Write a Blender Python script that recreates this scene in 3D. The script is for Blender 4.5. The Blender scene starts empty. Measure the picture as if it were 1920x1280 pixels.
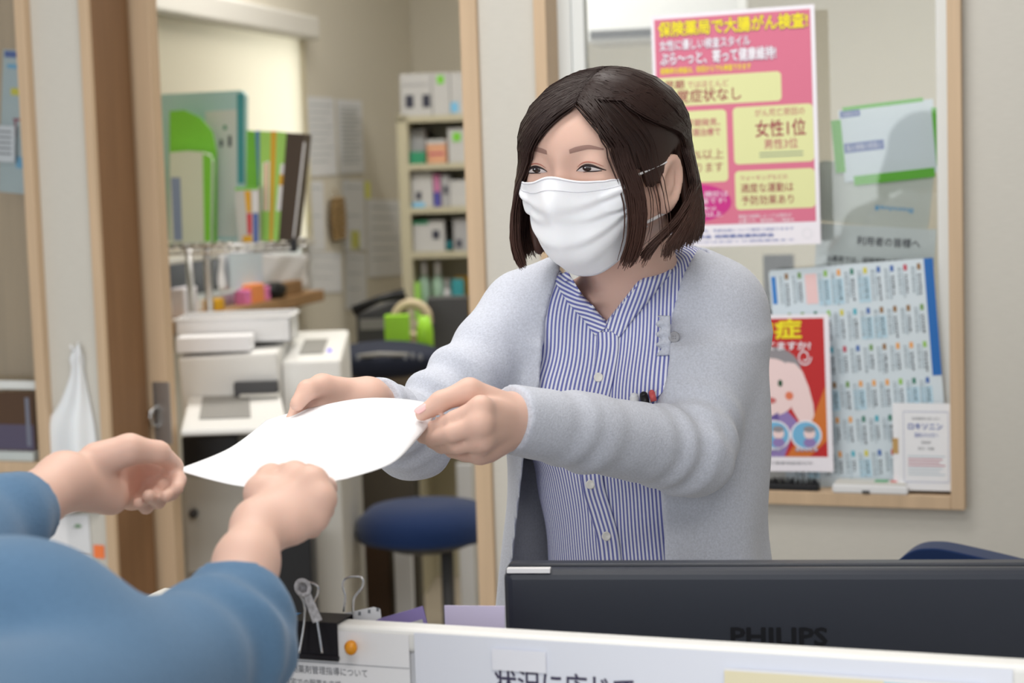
import bpy, bmesh, math, random
import numpy as np
from mathutils import Vector, Matrix, Euler
from mathutils.bvhtree import BVHTree
random.seed(7); np.random.seed(7)
S = bpy.context.scene
COL = S.collection
# ------------------------------------------------------------------ camera
F = 3440.0
CAMZ = 1.42
PITCH = math.atan(325.0/F); ROLL = math.atan(0.0319)
fw = Vector((0, math.cos(PITCH), -math.sin(PITCH)))
u0 = Vector((0, math.sin(PITCH), math.cos(PITCH))); r0 = Vector((1, 0, 0))
cr = r0*math.cos(ROLL) - u0*math.sin(ROLL)
cu = u0*math.cos(ROLL) + r0*math.sin(ROLL)
CAM = Vector((0, 0, CAMZ))
cd = bpy.data.cameras.new('camera'); cam = bpy.data.objects.new('camera', cd); COL.objects.link(cam)
m = Matrix.Identity(4)
for i in range(3):
    m[i][0] = cr[i]; m[i][1] = cu[i]; m[i][2] = -fw[i]; m[i][3] = CAM[i]
cam.matrix_world = m
cd.sensor_width = 36; cd.lens = F/1920*36
cd.clip_start = 0.05; cd.clip_end = 100
cd.dof.use_dof = True; cd.dof.focus_distance = 2.0; cd.dof.aperture_fstop = 5.6
S.camera = cam
# ------------------------------------------------------------------ world, lights, exposure
w = bpy.data.worlds.new('world'); S.world = w; w.use_nodes = True
w.node_tree.nodes['Background'].inputs[0].default_value = (0.93, 0.96, 1.0, 1)
w.node_tree.nodes['Background'].inputs[1].default_value = 0.46
S.view_settings.view_transform = 'Standard'; S.view_settings.look = 'None'
S.view_settings.gamma = 1; S.view_settings.use_curve_mapping = False
S.view_settings.exposure = 0.0
def area(name, loc, size, energy, color=(1, 1, 1), rot=(0, 0, 0), sy=None):
    l = bpy.data.lights.new(name, 'AREA'); l.energy = energy; l.color = color
    l.shape = 'RECTANGLE'; l.size = size; l.size_y = sy or size
    o = bpy.data.objects.new(name, l); COL.objects.link(o); o.location = loc; o.rotation_euler = rot
    return o
LC = (1.0, 0.97, 0.93)
area('ceiling_light_counter', (-0.25, 1.75, 2.64), 1.2, 13, LC, sy=0.4)
area('ceiling_light_hall', (0.2, -0.1, 2.64), 1.2, 22, LC, sy=0.8)
area('ceiling_light_staff', (-0.25, 2.55, 2.64), 1.2, 15, LC, sy=0.25)
area('ceiling_light_backroom', (-0.35, 4.75, 2.6), 1.0, 24, (1.0, 0.96, 0.90), sy=0.5)
area('fill_light_backroom_right', (1.5, 5.0, 2.6), 1.0, 22, (1.0, 0.97, 0.92), sy=0.5)  # added fill, brightens the room seen through the right window
# added soft front fill, standing for an unseen hall window behind the camera
area('front_fill_hall', (-2.4, -2.4, 1.75), 4.6, 104, (0.95, 0.98, 1.0), (math.radians(86), 0, math.radians(-34)), 2.4)
# daylight outside the back room's blind
# (placed with the blind further down as 'daylight_blind_window')
# ------------------------------------------------------------------ helpers
def ray(x, y):
    return fw + cr*((x-960)/F) - cu*((y-640)/F)
def at(x, y, Y):
    d = ray(x, y); return CAM + d*(Y/d.y)
def lin(c):
    c = c/255.0
    return c/12.92 if c <= 0.04045 else ((c+0.055)/1.055)**2.4
def rgb(r, g, b): return (lin(r), lin(g), lin(b), 1)
class Frame:
    """a vertical plane: local x along it, -y out of it towards the viewer, z up"""
    def __init__(s, ox, oy, rz, oz=0.0):
        s.o = Vector((ox, oy, oz)); s.rz = rz
        s.u = Vector((math.cos(rz), math.sin(rz), 0)); s.n = Vector((math.sin(rz), -math.cos(rz), 0))
        s.M = Matrix.Translation(s.o) @ Matrix.Rotation(rz, 4, 'Z')
    def px(s, x, y, off=0.0):
        d = ray(x, y); o = s.o + s.n*off
        t = (o-CAM).dot(s.n)/d.dot(s.n)
        p = CAM + d*t - s.o
        return p.dot(s.u), p.z
    def w(s, x, z, off=0.0): return s.o + s.u*x + s.n*off + Vector((0, 0, z))
MATS = {}
def mat(name, col, rough=0.6, metal=0.0, spec=0.4, noise=None, bump=None, trans=0.0, emit=None, sss=0.0, sheen=0.0, alpha=1.0, ior=1.45):
    if name in MATS: return MATS[name]
    M = bpy.data.materials.new(name); M.use_nodes = True; nt = M.node_tree
    b = nt.nodes['Principled BSDF']
    b.inputs['Base Color'].default_value = col; b.inputs['Roughness'].default_value = rough
    b.inputs['Metallic'].default_value = metal; b.inputs['Specular IOR Level'].default_value = spec
    b.inputs['Transmission Weight'].default_value = trans; b.inputs['IOR'].default_value = ior
    b.inputs['Alpha'].default_value = alpha
    if sss:
        b.inputs['Subsurface Weight'].default_value = sss; b.inputs['Subsurface Radius'].default_value = (1, 0.4, 0.25)
        b.inputs['Subsurface Scale'].default_value = 0.006
    if sheen: b.inputs['Sheen Weight'].default_value = sheen
    if emit:
        b.inputs['Emission Color'].default_value = emit[0]; b.inputs['Emission Strength'].default_value = emit[1]
    tc = None
    if noise or bump:
        tc = nt.nodes.new('ShaderNodeTexCoord')
    if noise:   # (scale xyz, amount, detail)
        mp = nt.nodes.new('ShaderNodeMapping'); mp.inputs['Scale'].default_value = noise[0]
        nt.links.new(tc.outputs['Object'], mp.inputs[0])
        n = nt.nodes.new('ShaderNodeTexNoise'); n.inputs['Scale'].default_value = 1; n.inputs['Detail'].default_value = noise[2]
        nt.links.new(mp.outputs[0], n.inputs['Vector'])
        r = nt.nodes.new('ShaderNodeMapRange'); r.inputs[1].default_value = 0.25; r.inputs[2].default_value = 0.75
        r.inputs[3].default_value = 1-noise[1]; r.inputs[4].default_value = 1+noise[1]*0.6
        nt.links.new(n.outputs[0], r.inputs[0])
        mx = nt.nodes.new('ShaderNodeMix'); mx.data_type = 'RGBA'; mx.blend_type = 'MULTIPLY'; mx.inputs[0].default_value = 1
        mx.inputs[6].default_value = col
        nt.links.new(r.outputs[0], mx.inputs[7]); nt.links.new(mx.outputs[2], b.inputs['Base Color'])
    if bump:    # (scale xyz, strength, distance)
        mp = nt.nodes.new('ShaderNodeMapping'); mp.inputs['Scale'].default_value = bump[0]
        nt.links.new(tc.outputs['Object'], mp.inputs[0])
        n = nt.nodes.new('ShaderNodeTexNoise'); n.inputs['Scale'].default_value = 1; n.inputs['Detail'].default_value = 3
        nt.links.new(mp.outputs[0], n.inputs['Vector'])
        bp = nt.nodes.new('ShaderNodeBump'); bp.inputs['Strength'].default_value = bump[1]; bp.inputs['Distance'].default_value = bump[2]
        nt.links.new(n.outputs[0], bp.inputs['Height']); nt.links.new(bp.outputs[0], b.inputs['Normal'])
    MATS[name] = M
    return M
class MB:
    """collects shapes into one mesh"""
    def __init__(s): s.v = []; s.f = []; s.mi = []; s.mats = []
    def slot(s, m):
        if m not in s.mats: s.mats.append(m)
        return s.mats.index(m)
    def add(s, vs, fs, m=None, M=None):
        o = len(s.v); k = s.slot(m) if m else 0
        for p in vs:
            p = Vector(p); s.v.append(tuple(M @ p) if M else tuple(p))
        for f in fs: s.f.append([o+i for i in f]); s.mi.append(k)
        return s
    def box(s, a, b, m=None, M=None):
        x0, y0, z0 = a; x1, y1, z1 = b
        if x0 > x1: x0, x1 = x1, x0
        if y0 > y1: y0, y1 = y1, y0
        if z0 > z1: z0, z1 = z1, z0
        vs = [(x0,y0,z0),(x1,y0,z0),(x1,y1,z0),(x0,y1,z0),(x0,y0,z1),(x1,y0,z1),(x1,y1,z1),(x0,y1,z1)]
        return s.add(vs, [(3,2,1,0),(4,5,6,7),(0,1,5,4),(1,2,6,5),(2,3,7,6),(3,0,4,7)], m, M)
    def quad(s, a, b, c, d, m=None, M=None): return s.add([a,b,c,d], [(0,1,2,3)], m, M)
    def prism(s, pts, y0, y1, m=None, M=None):
        """polygon in xz extruded along y"""
        n = len(pts)
        vs = [(x,y0,z) for x,z in pts]+[(x,y1,z) for x,z in pts]
        fs = [tuple(range(n)), tuple(range(2*n-1,n-1,-1))]+[((i+1)%n,i,i+n,(i+1)%n+n) for i in range(n)]
        return s.add(vs, fs, m, M)
    def cyl(s, a, b, ra, rb=None, n=20, m=None, M=None, cap=True):
        return s.tube([a,b], [ra, ra if rb is None else rb], n, m, M, cap)
    def tube(s, pts, r, n=10, m=None, M=None, cap=True, flat=1.0):
        pts = [Vector(p) for p in pts]; N = len(pts)
        rs = r if isinstance(r, (list, tuple)) else [r]*N
        t0 = (pts[1]-pts[0]).normalized()
        up = Vector((0,0,1)) if abs(t0.z) < 0.9 else Vector((1,0,0))
        a = t0.cross(up).normalized(); vs = []
        for i, p in enumerate(pts):
            t = (pts[min(i+1,N-1)]-pts[max(i-1,0)]).normalized()
            a = (a-t*a.dot(t)).normalized(); b = t.cross(a)
            for k in range(n):
                q = 2*math.pi*k/n
                vs.append(p+a*(rs[i]*math.cos(q))+b*(rs[i]*flat*math.sin(q)))
        fs = [(i*n+k,i*n+(k+1)%n,(i+1)*n+(k+1)%n,(i+1)*n+k) for i in range(N-1) for k in range(n)]
        if cap: fs += [tuple(range(n-1,-1,-1)), tuple((N-1)*n+k for k in range(n))]
        return s.add(vs, fs, m, M)
    def sphere(s, c, r, n=16, m=None, M=None):
        if not isinstance(r, (list, tuple)): r = (r,r,r)
        vs = [(c[0],c[1],c[2]-r[2])]; h = n//2
        for i in range(1,h):
            a = -math.pi/2+math.pi*i/h
            for k in range(n):
                q = 2*math.pi*k/n
                vs.append((c[0]+r[0]*math.cos(a)*math.cos(q), c[1]+r[1]*math.cos(a)*math.sin(q), c[2]+r[2]*math.sin(a)))
        vs.append((c[0],c[1],c[2]+r[2])); L = len(vs)-1
        fs = [(0,1+(k+1)%n,1+k) for k in range(n)]
        for i in range(h-2):
            fs += [(1+i*n+k,1+i*n+(k+1)%n,1+(i+1)*n+(k+1)%n,1+(i+1)*n+k) for k in range(n)]
        fs += [(L,1+(h-2)*n+k,1+(h-2)*n+(k+1)%n) for k in range(n)]
        return s.add(vs, fs, m, M)
    def lathe(s, prof, c=(0,0,0), n=28, m=None, M=None):
        vs = []; N = len(prof)
        for r, z in prof:
            for k in range(n):
                q = 2*math.pi*k/n; vs.append((c[0]+r*math.cos(q), c[1]+r*math.sin(q), c[2]+z))
        fs = [(i*n+k,i*n+(k+1)%n,(i+1)*n+(k+1)%n,(i+1)*n+k) for i in range(N-1) for k in range(n)]
        fs += [tuple(range(n-1,-1,-1)), tuple((N-1)*n+k for k in range(n))]
        return s.add(vs, fs, m, M)
    def grid(s, P, m=None, M=None, flip=False):
        """P[i][j] points"""
        a = len(P); b = len(P[0])
        vs = [p for row in P for p in row]
        fs = [(i*b+j,(i+1)*b+j,(i+1)*b+j+1,i*b+j+1) for i in range(a-1) for j in range(b-1)]
        if flip: fs = [f[::-1] for f in fs]
        return s.add(vs, fs, m, M)
    def text(s, body, x, z, size, m, y=0.0, width=None, bold=0.0, M=None, mirror=False, rot=0.0, align='LEFT'):
        """lettering laid flat in the xz plane, facing -y; width squeezes it to fit"""
        c = bpy.data.curves.new('t', 'FONT'); c.body = body; c.size = 1; c.resolution_u = 2
        o = bpy.data.objects.new('t', c); COL.objects.link(o)
        me = bpy.data.meshes.new_from_object(o.evaluated_get(bpy.context.evaluated_depsgraph_get()))
        vs = np.zeros(len(me.vertices)*3); me.vertices.foreach_get('co', vs); vs = vs.reshape(-1,3)
        fs = [tuple(p.vertices) for p in me.polygons]
        bpy.data.objects.remove(o); bpy.data.curves.remove(c); bpy.data.meshes.remove(me)
        if not len(vs): return s
        if bold > 0:                      # heavier strokes: the same glyphs laid side by side
            n_ = len(vs); cp = [(0,0),(bold,0),(-bold,0),(0,bold),(0,-bold),(bold*.7,bold*.7),(-bold*.7,bold*.7),(bold*.7,-bold*.7),(-bold*.7,-bold*.7)]
            fs = [tuple(i+k*n_ for i in f) for k in range(len(cp)) for f in fs]
            vs = np.concatenate([vs+np.array((a,b,0)) for a,b in cp]); dep = np.repeat(np.arange(len(cp))*1.1e-5, n_)
        else: dep = np.zeros(len(vs))
        vs = vs[:, :2]*size
        x0 = vs[:,0].min(); vs[:,0] -= x0
        W = vs[:,0].max(); k = (width/W) if width else 1.0
        vs[:,0] *= k
        if align == 'CENTER': vs[:,0] -= vs[:,0].max()/2
        if mirror: vs[:,0] *= -1
        ca, sa = math.cos(rot), math.sin(rot)
        return s.add([(x+a*ca-b*sa, y-e, z+a*sa+b*ca) for (a,b),e in zip(vs,dep)], fs, m, M)
    def build(s, name, m=None, parent=None, smooth=False, bevel=0.0, seg=2, M=None, sub=0, solid=0.0, auto=None):
        me = bpy.data.meshes.new(name); me.from_pydata(s.v, [], s.f)
        mats = s.mats or ([m] if m else [])
        for q in mats: me.materials.append(q)
        if s.mats: me.polygons.foreach_set('material_index', s.mi)
        me.update()
        o = bpy.data.objects.new(name, me); COL.objects.link(o)
        if parent: o.parent = parent
        if M is not None: o.matrix_local = M
        if smooth: me.polygons.foreach_set('use_smooth', [True]*len(me.polygons))
        if solid:
            q = o.modifiers.new('s', 'SOLIDIFY'); q.thickness = solid; q.offset = 0
        if bevel:
            q = o.modifiers.new('b', 'BEVEL'); q.width = bevel; q.segments = seg; q.limit_method = 'ANGLE'; q.angle_limit = math.radians(35)
            q.harden_normals = False
        if sub:
            q = o.modifiers.new('u', 'SUBSURF'); q.levels = sub; q.render_levels = sub
        return o
def rrect(x0, z0, x1, z1, r, n=5):
    pts = []
    for cx, cz, a in ((x1-r,z0+r,-90),(x1-r,z1-r,0),(x0+r,z1-r,90),(x0+r,z0+r,180)):
        for i in range(n+1):
            q = math.radians(a+90*i/n); pts.append((cx+r*math.cos(q), cz+r*math.sin(q)))
    return pts
def tag(o, label, cat, group=None, kind=None):
    o['label'] = label; o['category'] = cat
    if group: o['group'] = group
    if kind: o['kind'] = kind
    return o
def thing(name, label, cat, M=None, group=None):
    o = bpy.data.objects.new(name, None); COL.objects.link(o); o.empty_display_size = 0.05
    if M is not None: o.matrix_world = M
    return tag(o, label, cat, group)
def struct(o):
    o['kind'] = 'structure'; return o
def T(x, y, z, rz=0.0): return Matrix.Translation((x,y,z)) @ Matrix.Rotation(rz, 4, 'Z')
# ------------------------------------------------------------------ materials
WHITEWALL = mat('wallpaper', rgb(206,203,195), 0.85, spec=0.15, noise=((40,40,400),0.035,2), bump=((120,120,900),0.25,0.001))
BACKWALL = mat('backroom_wallpaper', rgb(214,209,196), 0.9, spec=0.1)
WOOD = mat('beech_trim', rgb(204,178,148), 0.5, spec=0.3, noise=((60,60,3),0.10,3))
WOOD_SHADE = mat('beech_jamb_shaded', rgb(138,104,74), 0.5, spec=0.3, noise=((50,50,3),0.12,3))  # the trim's beech, darkened: the jamb's shade is put into the colour
WHITE = mat('white_plastic', rgb(232,233,235), 0.4)
OFFW = mat('offwhite_plastic', rgb(214,212,206), 0.45)
GREYP = mat('grey_plastic', rgb(150,149,146), 0.45)
DGREY = mat('dark_grey_plastic', rgb(70,70,72), 0.45)
BLACK = mat('black_plastic', rgb(26,27,31), 0.4)
PAPER = mat('white_paper', rgb(240,241,245), 0.7, spec=0.2)
PAPER2 = mat('grey_white_paper', rgb(224,226,230), 0.75, spec=0.2)
STEEL = mat('brushed_steel', rgb(180,178,176), 0.35, metal=0.9)
CHROME = mat('chrome', rgb(210,210,212), 0.18, metal=1.0)
ALU = mat('white_aluminium', rgb(222,225,224), 0.4, spec=0.4)
INK = mat('black_ink', rgb(62,64,72), 0.8)
INKG = mat('grey_ink', rgb(125,128,134), 0.8)
NAVY = mat('navy_fabric', rgb(24,45,86), 0.85, spec=0.15, sheen=0.2)
GLASS = None
def glass_mat():
    M = bpy.data.materials.new('window_glass'); M.use_nodes = True; nt = M.node_tree
    for n in list(nt.nodes): nt.nodes.remove(n)
    o = nt.nodes.new('ShaderNodeOutputMaterial'); mx = nt.nodes.new('ShaderNodeMixShader')
    t = nt.nodes.new('ShaderNodeBsdfTransparent'); t.inputs[0].default_value = (0.97,0.985,0.98,1)
    g = nt.nodes.new('ShaderNodeBsdfGlossy'); g.inputs['Roughness'].default_value = 0.02
    fr = nt.nodes.new('ShaderNodeFresnel'); fr.inputs[0].default_value = 1.5
    nt.links.new(fr.outputs[0], mx.inputs[0]); nt.links.new(t.outputs[0], mx.inputs[1]); nt.links.new(g.outputs[0], mx.inputs[2])
    nt.links.new(mx.outputs[0], o.inputs[0]); return M
GLASS = glass_mat()
# ================================================================== the room
A20 = math.radians(-20)
W = Frame(0, 3.46, A20)             # the wall with the two windows and the doorway
def sx(x, y=500, off=0): return W.px(x, y, off)[0]
CEIL = 2.65; TH = 0.13
def wall_panel(name, s0, s1, z0, z1): 
    return struct(MB().box((s0,0,z0),(s1,TH,z1)).build(name, WHITEWALL, M=W.M))
RW0 = sx(1021, 500); RW1 = sx(1808, 500); RWB = W.px(1620, 946)[1]          # right window outer frame
LW1 = W.px(83, 500)[0]; LWB = W.px(40, 884)[1]                               # left window
D0 = W.px(178, 500)[0]; D1 = W.px(912, 500)[0]                               # doorway outer
WT = 2.06
b = MB()
b.box((D1-0.02,0,0),(RW0+0.012,TH,CEIL)); b.box((RW0+0.012,0,0),(RW1-0.012,TH,RWB+0.012)); b.box((RW1-0.012,0,0),(2.6,TH,CEIL)); b.box((RW0+0.012,0,WT),(RW1-0.012,TH,CEIL))
b.box((D0+0.012,0,WT),(D1-0.02,TH,CEIL))
b.box((LW1-0.012,0,0),(D0+0.012,TH,CEIL)); b.box((LW1-0.75,0,0),(LW1-0.012,TH,LWB+0.012)); b.box((LW1-0.75,0,WT),(LW1-0.012,TH,CEIL)); b.box((-3.2,0,0),(LW1-0.75,TH,CEIL))
struct(b.build('wall_front', WHITEWALL, M=W.M))
def frame4(mb, x0, z0, x1, z1, wd, y0, y1):
    mb.box((x0,y0,z0),(x0+wd,y1,z1)); mb.box((x1-wd,y0,z0),(x1,y1,z1)); mb.box((x0+wd,y0,z0),(x1-wd,y1,z0+wd)); mb.box((x0+wd,y0,z1-wd),(x1-wd,y1,z1))
def window(n, x0, z0, x1, z1, glass_left):
    e = bpy.data.objects.new('window_%d' % n, None); COL.objects.link(e); e.matrix_world = W.M; struct(e)
    f = MB(); frame4(f, x0, z0, x1, z1, 0.024, -0.022, TH+0.01); f.build('frame', WOOD, e, bevel=0.0015)
    a = MB(); frame4(a, x0+0.024, z0+0.024, x1-0.024, z1-0.024, 0.026, 0.045, 0.085)
    a.build('sash', ALU, e, bevel=0.001)
    g = MB(); g.box((x0+0.05,0.061,z0+0.05),(x1-0.05,0.065,z1-0.05)); g.build('pane', GLASS, e)
    return e
w1 = window(1, RW0, RWB, RW1, WT, True)
a = MB(); xm = W.px(1093, 300, -0.06)[0]; a.box((xm-0.012,0.05,RWB+0.05),(xm+0.012,0.075,WT-0.05)); a.build('sash_stile', ALU, w1, bevel=0.001)
w2 = window(2, LW1-0.76, LWB, LW1, WT, False)
# doorway: casing, jambs, sliding door
e = bpy.data.objects.new('door_1', None); COL.objects.link(e); e.matrix_world = W.M; struct(e)
c = MB(); c.box((D0,-0.012,0),(D0+0.022,0.0,WT)); c.box((D1-0.033,-0.012,0),(D1,0.0,WT)); c.box((D0,-0.012,WT-0.02),(D1,0,WT+0.02)); c.build('casing', WOOD, e, bevel=0.001)
j = MB(); j.box((D0+0.012,0.0,0),(D0+0.022,TH+0.01,WT)); j.box((D1-0.033,0.0,0),(D1-0.022,TH+0.01,WT)); j.box((D0+0.022,0,WT-0.03),(D1-0.033,TH+0.01,WT-0.01)); j.build('jamb', WOOD_SHADE, e)
# the door leaf, slid back inside the wall line: its leading edge faces the doorway
dy = TH+0.03
dl0 = W.px(259, 500, -dy)[0]; dl1 = W.px(333, 500, -dy)[0]
lf = MB(); lf.box((dl0-0.5,dy,0.01),(dl0+0.056,dy+0.036,WT-0.04)); leaf = lf.build('leaf', WOOD, e, bevel=0.002)
x = dl0+0.056
lx0, lz0 = W.px(292, 832, -dy); lx1, lz1 = W.px(318, 716, -dy)
p = MB(); p.box((lx0,dy-0.002,lz0),(lx1,dy,lz1)); pl = p.build('lock_plate', STEEL, leaf, bevel=0.0005)
kx, kz = W.px(296, 778, -dy)
k = MB(); k.tube([(kx+0.002,dy-0.002,kz-0.025),(kx-0.004,dy-0.018,kz-0.018),(kx-0.006,dy-0.022,kz),(kx-0.003,dy-0.016,kz+0.014),(kx,dy-0.002,kz+0.02)], 0.004, 8); k.sphere((kx-0.005,dy-0.02,kz+0.008), 0.007); k.build('latch_hook', CHROME, leaf, smooth=True)
# floor and ceiling
FLOOR = mat('floor_vinyl', rgb(176,166,150), 0.5, noise=((6,6,6),0.08,3))
struct(MB().box((-4,-3.2,-0.1),(4.2,9.2,0)).build('floor', FLOOR))
CEILM = mat('ceiling_board', rgb(232,230,224), 0.9, spec=0.1)
struct(MB().box((-4,-1.0,CEIL),(4.2,9.2,CEIL+0.1)).build('ceiling', CEILM))
# back room
AL = math.radians(90-13.7)
pL = at(313, 300, 4.85)
L = Frame(pL.x, pL.y, AL)           # left wall with the blind
sc0 = L.px(776, 200)[0]
pC = L.w(sc0, 0)
B = Frame(pC.x, pC.y, math.radians(-14))
b1 = L.px(562, 120)[0]; bz1 = L.px(560, 77)[1]
BX0 = -0.45; BZB = L.px(450,468)[1]
WX0, WX1, WZ0, WZ1 = BX0, b1-0.03, L.px(450,566)[1], bz1+0.03
b = MB()
b.box((-0.5,0,0),(WX0,TH,CEIL)); b.box((WX0,0,0),(WX1,TH,WZ0)); b.box((WX0,0,WZ1),(WX1,TH,CEIL)); b.box((WX1,0,0),(sc0+0.1,TH,CEIL))
struct(b.build('wall_left', BACKWALL, M=L.M))
struct(MB().box((-0.05,0,0),(4.2,TH,CEIL)).build('wall_back', BACKWALL, M=B.M))
struct(MB().box((0,0,0),(TH,6.5,CEIL)).build('wall_right', BACKWALL, M=Matrix.Translation((2.75,2.0,0))))
e3 = bpy.data.objects.new('window_3', None); COL.objects.link(e3); e3.matrix_world = L.M; struct(e3)
f = MB(); frame4(f, WX0, WZ0, WX1, WZ1, 0.03, 0.0, TH); f.build('frame', ALU, e3)
f = MB(); f.box((WX0+0.03,0.09,WZ0+0.03),(WX1-0.03,0.094,WZ1-0.03)); f.build('pane', GLASS, e3)
def blind_mat():
    M = bpy.data.materials.new('roller_blind_cloth'); M.use_nodes = True; nt = M.node_tree
    for n in list(nt.nodes): nt.nodes.remove(n)
    o = nt.nodes.new('ShaderNodeOutputMaterial'); mx = nt.nodes.new('ShaderNodeMixShader'); mx.inputs[0].default_value = 0.55
    d = nt.nodes.new('ShaderNodeBsdfDiffuse'); d.inputs[0].default_value = rgb(236,228,206)
    t = nt.nodes.new('ShaderNodeBsdfTranslucent'); t.inputs[0].default_value = rgb(246,240,222)
    nt.links.new(d.outputs[0], mx.inputs[1]); nt.links.new(t.outputs[0], mx.inputs[2]); nt.links.new(mx.outputs[0], o.inputs[0]); return M
bl = thing('roller_blind', 'cream roller blind glowing with daylight above the files in the back room', 'blind', L.M)
MB().quad((BX0,-0.02,BZB),(b1,-0.02,BZB),(b1,-0.02,bz1+0.01),(BX0,-0.02,bz1+0.01)).build('cloth', blind_mat(), bl)
MB().box((BX0-0.01,-0.065,bz1),(b1+0.025,-0.001,bz1+0.075)).build('cassette', OFFW, bl, bevel=0.012, seg=3)
MB().box((BX0,-0.028,BZB-0.012),(b1,-0.012,BZB+0.006)).build('bottom_bar', OFFW, bl, bevel=0.003)
pw = L.w((WX0+WX1)/2+0.75, (WZ0+WZ1)/2-0.20, -0.65)
dl = area('daylight_blind_window', pw, 3.0, 48, (1.0,0.98,0.93), sy=1.3)
dl.rotation_euler = (L.n).to_track_quat('-Z','Z').to_euler()
# ================================================================== implicit surfaces -> one continuous mesh
def A(*p): return np.array(p, dtype=np.float32)
def vn(v): return np.array(v[:], dtype=np.float32)
def smin(a, b, k):
    h = np.clip(0.5+0.5*(b-a)/k, 0, 1); return b+(a-b)*h-k*h*(1-h)
def smax(a, b, k): return -smin(-a, -b, k)
def cone(P, a, b, ra, rb):
    a = vn(a); b = vn(b); ab = b-a; L = float(ab@ab)+1e-12
    t = np.clip(((P-a)@ab)/L, 0, 1)
    d = P-a-t[:,None]*ab
    return np.sqrt((d*d).sum(1))-(ra+(rb-ra)*t)
def chain(P, pts, k=0.004):
    """pts: [(point, radius), ...]"""
    d = None
    for (a, ra), (b, rb) in zip(pts[:-1], pts[1:]):
        c = cone(P, a, b, ra, rb)
        d = c if d is None else smin(d, c, k)
    return d
def ell(P, c, r, R=None):
    q = P-vn(c)
    if R is not None: q = q@R          # columns of R: local axes
    r = np.array(r, dtype=np.float32)
    k0 = np.sqrt(((q/r)**2).sum(1)); k1 = np.sqrt(((q/(r*r))**2).sum(1))+1e-9
    return np.where(k0 < 1e-4, -r.min(), k0*(k0-1)/k1)
def surface(f, lo, hi, h, smooth=1, B=6):
    lo = np.array(lo, dtype=np.float32); hi = np.array(hi, dtype=np.float32)
    n = np.ceil((hi-lo)/h/B).astype(int)*B+1
    ax = [lo[i]+h*np.arange(n[i], dtype=np.float32) for i in range(3)]
    # coarse pass on block centres
    nb = (n-1)//B
    cc = np.stack(np.meshgrid(*[lo[i]+h*B*(np.arange(nb[i])+0.5) for i in range(3)], indexing='ij'), -1).reshape(-1,3).astype(np.float32)
    dc = f(cc).reshape(nb)
    lim = h*B*0.87*1.25+0.012
    D = np.full(n, 1.0, dtype=np.float32)
    near = np.abs(dc) < lim
    fill = np.where(dc > 0, 1.0, -1.0).astype(np.float32)
    D[:-1,:-1,:-1] = np.repeat(np.repeat(np.repeat(fill,B,0),B,1),B,2)
    flag = np.zeros(n, dtype=bool)
    nf = np.repeat(np.repeat(np.repeat(near,B,0),B,1),B,2)
    for i in (0,1):
        for j in (0,1):
            for k in (0,1):
                flag[i:i+nf.shape[0], j:j+nf.shape[1], k:k+nf.shape[2]] |= nf
    I = np.argwhere(flag)
    P = np.stack([ax[0][I[:,0]], ax[1][I[:,1]], ax[2][I[:,2]]], 1)
    out = np.empty(len(P), dtype=np.float32)
    for s in range(0, len(P), 400000): out[s:s+400000] = f(P[s:s+400000])
    D[flag] = out
    # surface nets
    ins = D < 0
    c = np.zeros(n-1, dtype=np.uint8)
    for i in (0,1):
        for j in (0,1):
            for k in (0,1):
                c += ins[i:n[0]-1+i, j:n[1]-1+j, k:n[2]-1+k]
    act = (c > 0) & (c < 8)
    Q = np.argwhere(act); idx = np.full(n-1, -1, dtype=np.int32); idx[act] = np.arange(len(Q))
    acc = np.zeros((len(Q),3), dtype=np.float32); cnt = np.zeros(len(Q), dtype=np.float32)
    cor = [(i,j,k) for i in (0,1) for j in (0,1) for k in (0,1)]
    for a in cor:
        for ax_ in range(3):
            if a[ax_]: continue
            b = list(a); b[ax_] = 1
            da = D[Q[:,0]+a[0], Q[:,1]+a[1], Q[:,2]+a[2]]; db = D[Q[:,0]+b[0], Q[:,1]+b[1], Q[:,2]+b[2]]
            mk = (da < 0) != (db < 0)
            t = np.where(mk, da/(da-db+1e-20), 0)
            p = np.array(a, dtype=np.float32)[None]+np.zeros((len(Q),3), dtype=np.float32); p[:,ax_] += t
            acc += p*mk[:,None]; cnt += mk
    V = lo+h*(Q+acc/cnt[:,None])
    faces = []
    for ax_ in range(3):
        o1, o2 = [(1,2),(2,0),(0,1)][ax_]
        sl0 = [slice(None)]*3; sl1 = [slice(None)]*3
        sl0[ax_] = slice(0,-1); sl1[ax_] = slice(1,None)
        e = ins[tuple(sl0)] != ins[tuple(sl1)]
        E = np.argwhere(e); E = E[(E[:,o1] > 0) & (E[:,o2] > 0) & (E[:,o1] < n[o1]-1) & (E[:,o2] < n[o2]-1)]
        d1 = np.zeros(3, dtype=int); d1[o1] = 1; d2 = np.zeros(3, dtype=int); d2[o2] = 1
        g = lambda X: idx[X[:,0], X[:,1], X[:,2]]
        q = np.stack([g(E-d1-d2), g(E-d2), g(E), g(E-d1)], 1)
        flip = ~ins[E[:,0], E[:,1], E[:,2]]
        q[flip] = q[flip][:, ::-1]
        faces.append(q)
    Fq = np.concatenate(faces); Fq = Fq[(Fq >= 0).all(1)]
    for _ in range(smooth):
        s = np.zeros_like(V); m_ = np.zeros(len(V), dtype=np.float32)
        for a, b in ((0,1),(1,2),(2,3),(3,0)):
            np.add.at(s, Fq[:,a], V[Fq[:,b]]); np.add.at(s, Fq[:,b], V[Fq[:,a]])
            np.add.at(m_, Fq[:,a], 1); np.add.at(m_, Fq[:,b], 1)
        V = V*0.5+0.5*s/np.maximum(m_,1)[:,None]
    return V, Fq
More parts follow.
